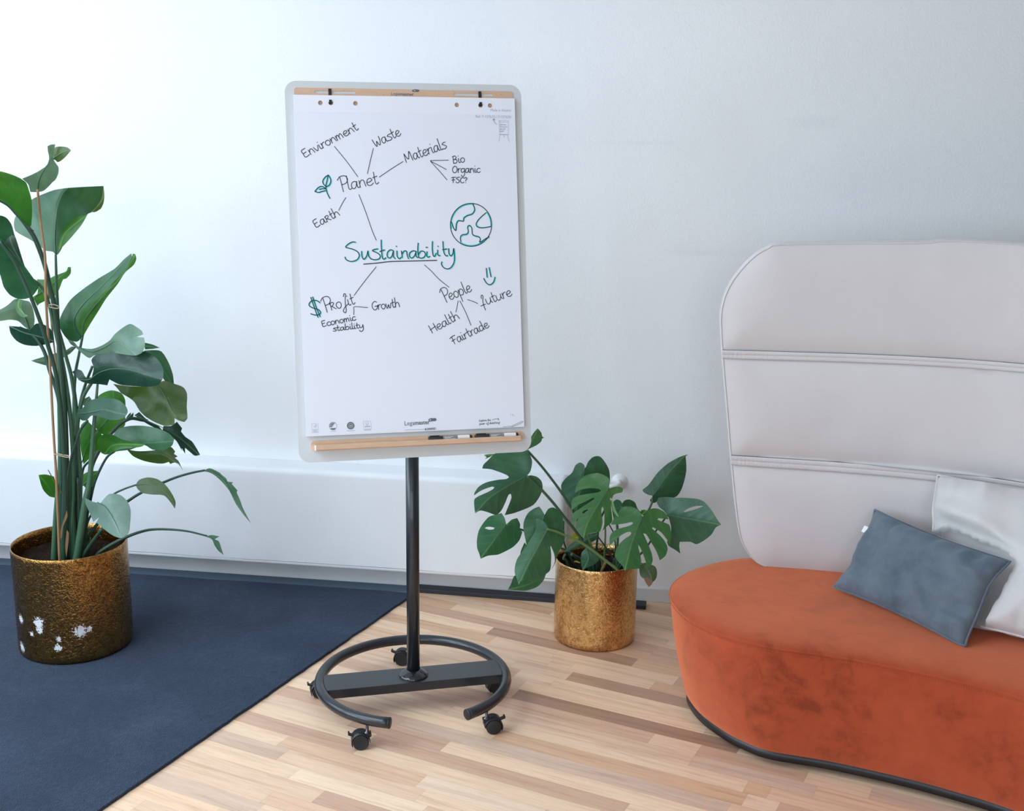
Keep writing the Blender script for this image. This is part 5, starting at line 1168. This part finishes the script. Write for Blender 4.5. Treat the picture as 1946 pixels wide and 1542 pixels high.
leaf(H, XC, [(1143,610),(1125,577),(1090,553),(1050,546),(1010,552),(985,590),(960,622),(942,662),(980,661),(1030,655),(1072,646),(1083,653),(1070,664),(1040,675),(980,692),(945,717),(933,750),(934,797),(960,770),(1000,735),(1040,712),(1064,708),(1072,716),(1062,732),(1040,745),(1000,780),(975,820),(967,860),(990,900),(1015,925),(1029,957),(1050,945),(1090,945),(1122,942),(1135,910),(1130,860),(1118,812),(1117,792),(1130,810),(1150,860),(1164,905),(1150,947),(1190,930),(1208,890),(1200,840),(1180,790),(1160,745),(1147,718),(1165,722),(1195,770),(1225,820),(1243,860),(1253,890),(1290,860),(1303,810),(1280,760),(1240,717),(1203,686),(1210,678),(1260,710),(1300,760),(1316,793),(1325,740),(1322,690),(1312,662),(1265,642),(1238,630),(1246,622),(1270,624),(1308,628),(1300,605),(1280,580),(1240,560),(1200,560),(1170,578),(1150,605)], [(1143,612),(1110,690),(1070,800),(1031,950)], V_FRESH, 3.99, 3.90, cup=(.25,.25), wav=.004, step=7)
leaf(H, XC, [(1128,590),(1135,570),(1160,567),(1175,575),(1150,605)], [(1140,600),(1165,572)], V_FRESH, 4.02, 4.02, rib=0, name='leaf_tip')
leaf(H, XC, [(1208,477),(1180,472),(1150,455),(1143,440),(1180,410),(1210,370),(1240,330),(1300,275),(1370,235),(1410,220),(1436,215),(1418,226),(1421,265),(1422,320),(1410,380),(1390,440),(1360,482),(1310,496),(1260,490),(1228,520),(1200,526),(1190,506),(1205,487)], [(1206,482),(1252,420),(1312,330),(1412,222)], V_DEEP, 4.16, 4.20, cup=(.3,.4))
leaf(H, XC, [(1234,520),(1245,490),(1290,485),(1350,490),(1430,492),(1500,500),(1540,520),(1590,580),(1620,630),(1645,662),(1610,680),(1585,722),(1540,760),(1486,787),(1450,772),(1380,772),(1377,800),(1384,847),(1350,822),(1310,797),(1300,770),(1322,720),(1325,680),(1310,620),(1280,575),(1250,550)], [(1285,600),(1400,618),(1520,640),(1642,662)], V_DEEP, 4.06, 3.96, cup=(.35,.35), holes=[[(1404,579),(1440,556),(1490,542),(1532,543),(1490,560),(1440,576),(1414,583)]], wav=.006)
leaf(H, XC, [(1124,930),(1150,906),(1190,915),(1225,930),(1236,965),(1230,1005),(1208,1030),(1180,1000),(1150,1005),(1128,985)], [(1152,910),(1190,970),(1205,1028)], L_OLIVE, 3.97, 3.95, cup=.2, step=7)
leaf(H, XC, [(1150,1003),(1180,998),(1208,1030),(1200,1045),(1183,1060),(1166,1036)], [(1170,1000),(1184,1058)], M_DRY, 3.955, 3.95, rib=0, name='dry_leaf_tip', step=7)
leaf(H, XC, [(642,832),(680,790),(740,750),(800,720),(852,712),(860,728),(856,748),(830,770),(760,800),(700,820),(655,842)], [(645,838),(740,780),(856,722)], V_DEEP, 4.05, 4.05, cup=.9, name='rolled_leaf')
leaf(H, XC, [(757,942),(750,890),(755,842),(785,808),(830,820),(860,855),(866,885),(830,920),(790,936),(764,952)], [(785,812),(800,880),(764,948)], V_DEEP, 3.98, 3.94, cup=.3)
leaf(H, XC, [(684,762),(690,736),(715,708),(745,728),(738,760),(702,776)], [(740,735),(690,765)], L_YELLOW, 4.12, 4.10, rib=0, name='yellow_leaf', step=6)
leaf(H, XC, [(700,900),(720,890),(748,903),(744,908),(720,902)], [(702,900),(745,905)], L_YELLOW, 4.1, 4.08, rib=0, name='yellow_leaf', step=5)


# ------------------------------------------------------------------ sofa
SOFA = thing('sofa', (1.5, 3.1, 0), 'curved sofa with orange velvet seat and tall quilted cream backrest', 'sofa')
seam_front = [(.509, 3.548), (.538, 3.405), (.612, 3.292), (.692, 3.229), (.766, 3.189), (.921, 3.139), (1.09, 3.064), (1.221, 2.991), (1.352, 2.899), (1.60, 2.66), (1.80, 2.38), (1.92, 2.14), (2.06, 2.03), (2.26, 2.03), (2.42, 2.14), (2.49, 2.36), (2.42, 2.70), (2.25, 3.03), (2.02, 3.34), (1.72, 3.62), (1.40, 3.80), (1.08, 3.90), (.86, 3.915), (.72, 3.875), (.60, 3.78), (.528, 3.665)]
def resample(P, n):
    cum = [0.0]
    Q = P + [P[0]]
    for a, b in zip(Q, Q[1:]): cum.append(cum[-1] + (b - a).length)
    out = []; j = 0
    for i in range(n):
        t = cum[-1] * i / n
        while cum[j + 1] < t: j += 1
        f = (t - cum[j]) / max(1e-9, cum[j + 1] - cum[j]); out.append(Q[j] + (Q[j + 1] - Q[j]) * f)
    return out
PL = resample(catmull([p + (0,) for p in seam_front], 8, True), 220)
def inset(P, d):
    n = len(P); out = []
    for i in range(n):
        t = (P[(i + 1) % n] - P[i - 1]).normalized(); nn = Vector((-t.y, t.x, 0)); out.append(P[i] + nn * (d(P[i]) if callable(d) else d))
    return out
ctr = sum(PL, Vector()) / len(PL)
if (inset(PL, 0.1)[0] - Vector((.9, 3.5, 0))).length > (PL[0] - Vector((.9, 3.5, 0))).length: PL = PL[::-1]
def sm(x): x = max(0, min(1, x)); return x * x * (3 - 2 * x)
base_in = lambda p: 0.014 + 0.050 * sm((0.78 - p.x) / 0.26) * sm((3.9 - p.y) / 0.25 + .2)
def ring_at(k):            # k: 0 at the bottom edge, 1 at the seam
    return inset(PL, lambda p: base_in(p) * (1 - k) - 0.008 * sin(pi * k))
ZS = 0.381
mb = MB(); rings = []
for k in (0, .03, .12, .25, .4, .55, .7, .82, .92, .97, 1.0):
    z = 0.047 + (ZS - 0.047) * k; R_ = ring_at(k)
    if k == 0: R_ = inset(R_, 0.004)
    rings.append([mb.vert((p.x, p.y, z)) for p in R_])
for A, B in zip(rings, rings[1:]):
    n = len(A)
    for i in range(n): mb.face((A[i], A[(i + 1) % n], B[(i + 1) % n], B[i]))
mb.build('seat_side', M_ORANGE, SOFA)
mb = MB(); rings = []
for d, z in ((0.0, ZS), (0.004, ZS + .004), (0.012, ZS + .009), (0.03, ZS + .014), (0.06, ZS + .018), (0.10, ZS + .0205), (0.15, ZS + .022), (0.2, ZS + .0225)):
    rings.append([mb.vert((p.x, p.y, z)) for p in inset(PL, d)])
for A, B in zip(rings, rings[1:]):
    n = len(A)
    for i in range(n): mb.face((A[i], A[(i + 1) % n], B[(i + 1) % n], B[i]))
mb.face(rings[-1], 0, True)
seat = mb.build('seat_cushion', M_ORANGE, SOFA)
mb = MB(); mb.tube([(p.x, p.y, ZS - 0.0005) for p in inset(PL, -0.0008)], 0.0022, 8, closed=True); mb.build('seam_piping', M_ORANGE, seat)
mb = MB(); Q = resample(inset(PL, -0.0030), 900)
for i in range(0, 900):
    a = Q[i]; b = Q[(i + 1) % 900]
    if a.x > 1.6 or a.y > 3.62: continue
    m_ = a + (b - a) * 0.62; zz = ZS - 0.009
    mb.tube([(a.x, a.y, zz), (m_.x, m_.y, zz)], 0.0009, 4)
st_o = mb.build('stitching', M_ORANGE_D, seat); st_o['kind'] = 'stuff'
mb = MB(); o_ = inset(PL, lambda p: base_in(p) + 0.004); i_ = inset(PL, lambda p: base_in(p) + 0.05)
a = [mb.vert((p.x, p.y, 0.047)) for p in o_]; b = [mb.vert((p.x, p.y, 0.021)) for p in o_]; c = [mb.vert((p.x, p.y, 0.021)) for p in i_]; d = [mb.vert((p.x, p.y, 0.047)) for p in i_]
n = len(a)
for A, B in ((a, b), (b, c), (c, d), (d, a)):
    for i in range(n): mb.face((A[i], A[(i + 1) % n], B[(i + 1) % n], B[i]), 0, A is a)
mb.build('plinth', M_PLASTIC, SOFA)
for (x_, y_) in ((0.862, 3.245), (0.70, 3.62), (1.45, 2.90), (1.15, 3.72), (2.1, 2.2), (2.25, 2.75)):
    mb = MB(); mb.lathe((x_, y_, 0), [(0.021, 0.0), (0.024, 0.004), (0.024, 0.010), (0.017, 0.016), (0.015, 0.03)], 28, cap=True); mb.build('foot', M_PLASTIC, SOFA)
mb = MB(); hp = at(1536, 1342, 3.19); 
mb.tube([hp + Vector((-.004, 0, .0015)), hp + Vector((-.001, -.001, .0022)), hp + Vector((.0025, 0, 0)), hp + Vector((.003, .0, -.004))], 0.0012, 6); mb.build('fabric_nick', M_RUBBER, SOFA, label='tiny dark nick in the seat front')

# backrest: a curved upright slab
bk = catmull([(.56, 3.842, 0), (.844, 3.79, 0), (1.06, 3.748, 0), (1.29, 3.684, 0), (1.50, 3.592, 0), (1.75, 3.42, 0), (2.0, 3.17, 0), (2.2, 2.88, 0), (2.34, 2.58, 0)], 14)
bcum = [0.0]
for p, q in zip(bk, bk[1:]): bcum.append(bcum[-1] + (q - p).length)
def bk_at(s):
    s = max(0, min(bcum[-1] - 1e-6, s)); lo, hi = 0, len(bcum) - 1
    while hi - lo > 1:
        m_ = (lo + hi) // 2
        if bcum[m_] <= s: lo = m_
        else: hi = m_
    f = (s - bcum[lo]) / (bcum[lo + 1] - bcum[lo]); p = bk[lo] + (bk[lo + 1] - bk[lo]) * f
    t = (bk[min(lo + 2, len(bk) - 1)] - bk[max(lo - 1, 0)]).normalized(); return p, Vector((t.y, -t.x, 0))
def BK(s, z, n=0.0):
    p, nn = bk_at(s); q = p + nn * n; return Vector((q.x, q.y, z))
def on_bk(px, py):
    d = ray(px, py); best = None
    for i in range(len(bk) - 1):
        a, b = bk[i], bk[i + 1]; e = b - a
        det = d.x * (-e.y) - d.y * (-e.x)
        if abs(det) < 1e-9: continue
        t = (a.x * (-e.y) - a.y * (-e.x)) / det; u = (d.x * a.y - d.y * a.x) / det
        if -0.001 <= u <= 1.001 and t > 0: return Vector((bcum[i] + u * e.length, CAM_H + d.z * t))
    return None
left_px = [(1456, 1080), (1436, 1070), (1418, 1050), (1405, 1020), (1396, 960), (1390, 900), (1385, 845), (1379, 770), (1373, 700), (1369, 640), (1368, 600), (1375, 565), (1388, 537), (1408, 510), (1433, 485), (1458, 470), (1482, 463)]
Lp = [on_bk(*p) for p in left_px]
s_end = bcum[-1] - 0.03; sm_mid = s_end / 2 + Lp[10].x / 2
ztop = 1.495
outl = [Vector((p.x, p.y if i < 14 else min(p.y, ztop))) for i, p in enumerate(Lp)]
mid_top = [Vector((on_bk(px, py).x, on_bk(px, py).y)) for px, py in ((1600, 461), (1750, 460), (1900, 460))]
zt = mid_top[-1].y
full = outl + mid_top + [Vector((2 * sm_mid - p.x, max(zt, p.y) if abs(p.x - sm_mid) < .3 else p.y)) for p in reversed(outl)]
zb_ = 0.392
full = [Vector((p.x, max(p.y, zb_))) for p in full]
OUT = []
for p in catmull([(p.x, p.y, 0) for p in full], 5, False): OUT.append(p.to_2d())
nb_ = 16; 
for i in range(1, nb_): f = i / nb_; OUT.append(OUT_END + (OUT[0] - OUT_END) * f) if i > 1 else (globals().__setitem__('OUT_END', OUT[-1].copy()), OUT.append(OUT_END + (OUT[0] - OUT_END) * f))
if sum(OUT[i - 1].x * OUT[i].y - OUT[i].x * OUT[i - 1].y for i in range(len(OUT))) < 0: OUT = OUT[::-1]
def inset2(P, d):
    n = len(P); r = []
    for i in range(n):
        t = (P[(i + 1) % n] - P[i - 1]); t = t.normalized() if t.length > 1e-9 else Vector((1, 0)); r.append(P[i] + Vector((-t.y, t.x)) * d)
    return r
FR = inset2(OUT, 0.006)                                            # front face edge
def zline(pxL, pxR):
    a, b = on_bk(*pxL), on_bk(*pxR); return lambda s: a.y + (b.y - a.y) * (s - a.x) / (b.x - a.x) if s < sm_mid else a.y + (b.y - a.y) * ((2 * sm_mid - s) - a.x) / (b.x - a.x)
BANDS = [(zline((1376, 665), (1940, 691)), zline((1376, 681), (1940, 707))), (zline((1390, 865), (1940, 916)), zline((1390, 883), (1940, 936)))]
def clip_panel(zlo, zhi):
    """the part of the front face between two lines"""
    out = []; n = len(FR)
    def side(p, fn, up): return (p.y - fn(p.x)) * (1 if up else -1)
    P = FR[:]
    for fn, up in ((zlo, True), (zhi, False)):
        if fn is None: continue
        Q = []
        for i in range(len(P)):
            a, b = P[i - 1], P[i]; da, db = side(a, fn, up), side(b, fn, up)
            if da * db < 0:
                X_ = a + (b - a) * (da / (da - db)); Q.append(X_)
            if db >= 0: Q.append(b)
        P = []
        for i in range(len(Q)):                                    # follow the curved line where the cut runs
            a, b = Q[i - 1], Q[i]
            if (b - a).length > 0.25 and abs(a.y - fn(a.x)) < 0.004 and abs(b.y - fn(b.x)) < 0.004:
                for k in range(1, 30): xx = a.x + (b.x - a.x) * k / 30; P.append(Vector((xx, fn(xx))))
            P.append(b)
    return P
root_bk = None
def bpanel(name, zlo, zhi, puff):
    P = clip_panel(zlo, zhi); vs, tris = fill2d(P, [], 0.022); mb = MB(); NP = len(P)
    for i, p in enumerate(vs):
        d = min(seg_dist(p, P[j - 1], P[j])[0] for j in range(NP))
        h = puff * (1 - math.exp(-d / 0.045))
        if d > 0.004: h += 0.0022 * noise.noise(Vector((p.x * 6, p.y * 2.0, 3))) * min(1, d / .12) + 0.0014 * noise.noise(Vector((p.x * 22, p.y * 3, 8))) * math.exp(-d / .10) * min(1, d / .05)
        mb.vert(BK(p.x, p.y, h))
    for f in tris: mb.face(f)
    return mb.build(name, M_CREAM, bk_o, normals=True)
mb = MB(); rows = []
for dd, nn in ((0.006, 0.0), (0.0025, -0.003), (0.0, -0.012), (-0.002, -0.032), (0.0, -0.052), (0.006, -0.062), (0.012, -0.066)):
    rows.append([mb.vert(BK(p.x, p.y, nn)) for p in inset2(OUT, dd)])
for A, B in zip(rows, rows[1:]):
    n = len(A)
    for i in range(n): mb.face((A[i], A[(i + 1) % n], B[(i + 1) % n], B[i]))
vs, tris = fill2d(inset2(OUT, 0.012), [], 0.08); k0 = len(mb.v)
for p in vs: mb.vert(BK(p.x, p.y, -0.066))
for f in tris: mb.face([k0 + i for i in f])
bk_o = mb.build('backrest', M_CREAM, SOFA)
bpanel('back_panel', BANDS[0][0], None, 0.026)
bpanel('back_panel', BANDS[1][0], BANDS[0][1], 0.026)
bpanel('back_panel', None, BANDS[1][1], 0.026)
for top_f, bot_f in BANDS:
    mb = MB(); sL = min(p.x for p in FR if abs(p.y - top_f(p.x)) < 0.03) + 0.001; sR = max(p.x for p in FR if abs(p.y - top_f(p.x)) < 0.03) - 0.001
    prof = []
    for j in range(2):
        for k in range(9): prof.append(((j + k / 8) / 2, 0.0072 + 0.0034 * sqrt(max(0, 1 - (2 * k / 8 - 1) ** 2))))
    rows = []; N = 420
    for i in range(N + 1):
        s = sL + (sR - sL) * i / N; a, b = top_f(s), bot_f(s); gather = 1 + 0.16 * sin(i * 2.4) * math.exp(-(s - sL) / 0.35)
        rows.append([mb.vert(BK(s, a + (b - a) * f, h * gather)) for f, h in prof])
    for A, B in zip(rows, rows[1:]):
        for k in range(len(prof) - 1): mb.face((A[k], A[k + 1], B[k + 1], B[k]))
    mb.build('seam_band', M_CREAM, bk_o)
mb = MB(); mb.tube([BK(p.x, p.y, 0.001) for p in inset2(OUT, 0.0045)], 0.0016, 8, closed=True); mb.build('edge_piping', M_CREAM, bk_o)

# cushions
def cframe(a, l, ro):
    d = Vector((cos(a), sin(a), 0)); nb = Vector((-sin(a), cos(a), 0)); v = nb * sin(l) + Vector((0, 0, 1)) * cos(l)
    return d * cos(ro) + v * sin(ro), -d * sin(ro) + v * cos(ro)
def cushion(name, bl, a, l, ro, w, h, T, mat, label, seed, N=44, push=None, wr=1.0, zmin=None, tagpos=None, pinch=0.06):
    U_, V_ = cframe(a, l, ro); NN_ = U_.cross(V_)                   # towards the viewer
    if NN_.y > 0: NN_ = -NN_
    bl = Vector(bl); ctr_ = bl + U_ * w / 2 + V_ * h / 2
    root = thing(name, bl + U_ * w / 2, label, 'cushion')
    def shape(i, j, sgn):
        u, v = -1 + 2 * i / N, -1 + 2 * j / N
        x = u * (1 - pinch * (1 - v * v) * abs(u) ** 3); y = v * (1 - pinch * 1.3 * (1 - u * u) * abs(v) ** 3)
        e = max(0, (1 - u * u)) * max(0, (1 - v * v))
        t = T / 2 * e ** 0.42
        du = min(1 - abs(u), 1 - abs(v)); 
        t += wr * 0.010 * noise.noise(Vector((u * 2.2, v * 2.2, seed + sgn))) * min(1, e * 4)
        edge_w = math.exp(-((1 - abs(u)) / 0.28) ** 2) * noise.noise(Vector((u * 1.5, v * 6.0, seed + 3 * sgn))) + math.exp(-((1 - abs(v)) / 0.3) ** 2) * noise.noise(Vector((u * 6.5, v * 1.5, seed + 5 * sgn)))
        t += wr * 0.011 * edge_w * min(1, du * 7)
        bend = wr * 0.010 * noise.noise(Vector((u * 1.1, v * 1.1, seed + 20)))
        p = ctr_ + U_ * (x * w / 2) + V_ * (y * h / 2) + NN_ * (t * sgn + bend)
        if push: p = push(p)
        if zmin is not None and p.z < zmin: p = Vector((p.x, p.y, zmin + (p.z - zmin) * 0.02))
        return p
    mb = MB(); F = [[mb.vert(shape(i, j, 1)) for j in range(N + 1)] for i in range(N + 1)]
    Bk = [[F[i][j] if i in (0, N) or j in (0, N) else mb.vert(shape(i, j, -1)) for j in range(N + 1)] for i in range(N + 1)]
    for i in range(N):
        for j in range(N):
            mb.face((F[i][j], F[i + 1][j], F[i + 1][j + 1], F[i][j + 1])); mb.face((Bk[i][j + 1], Bk[i + 1][j + 1], Bk[i + 1][j], Bk[i][j]))
    cover = mb.build('cover', mat, root)
    per = [(i, 0) for i in range(N)] + [(N, j) for j in range(N)] + [(i, N) for i in range(N, 0, -1)] + [(0, j) for j in range(N, 0, -1)]
    pp = [Vector(mb.v[F[i][j]]) for i, j in per]
    mb2 = MB(); mb2.tube(pp, 0.0036, 8, closed=True); mb2.build('piping', mat, root)
    if tagpos:
        i, j = tagpos; p = Vector(mb.v[F[i][j]]); mb3 = MB(); mb3.box(p - U_ * 0.010, (0.020, 0.022, 0.0012), U_, V_, NN_); mb3.build('care_label', M_TAG, root)
    return ctr_, U_, V_, NN_
BL_C = cushion('lumbar_cushion', (1.0216, 3.567, 0.4190), -0.9696, 0.6007, -0.035, 0.4855, 0.280, 0.130, M_BLUEV, 'small rectangular blue grey velvet cushion with piping propped on orange seat', 4.0, wr=2.3, zmin=0.4090, tagpos=(0, 33))
def behind_blue(p):
    c, U_, V_, NN_ = BL_C; q = p - c; x, y, n = q.dot(U_) / 0.243, q.dot(V_) / 0.14, q.dot(NN_)
    e = max(0, 1 - min(1, abs(x)) ** 2) * max(0, 1 - min(1, abs(y)) ** 2)
    lim = -(0.130 / 2 + 0.012) * e ** 0.42 - 0.030 - 0.035 * sm((-0.4 - y) / 0.4)
    fade = lambda t: 1.0 - sm((abs(t) - 1.06) / 0.55)
    need = n - lim
    if need <= 0: return p
    hd = (Vector((NN_.x, NN_.y, 0)).normalized() * 0.75 + NN_ * 0.25).normalized()
    return p - hd * (need / NN_.dot(hd)) * fade(x) * fade(y)
def before_back(p):
    p = behind_blue(p)
    best = min(range(len(bk)), key=lambda i: (bk[i].x - p.x) ** 2 + (bk[i].y - p.y) ** 2); q, nn = bk_at(bcum[best]); n = (Vector((p.x, p.y, 0)) - q).dot(nn)
    if n < 0.052: p = p + nn * (0.052 - n)
    return p
cushion('square_cushion', (1.165, 3.325, 0.425), -0.52, 0.76, 0.0, 0.50, 0.49, 0.20, M_GREYV, 'large square pale grey velvet cushion behind the blue grey cushion', 9.0, push=before_back, wr=1.8, zmin=0.4090)
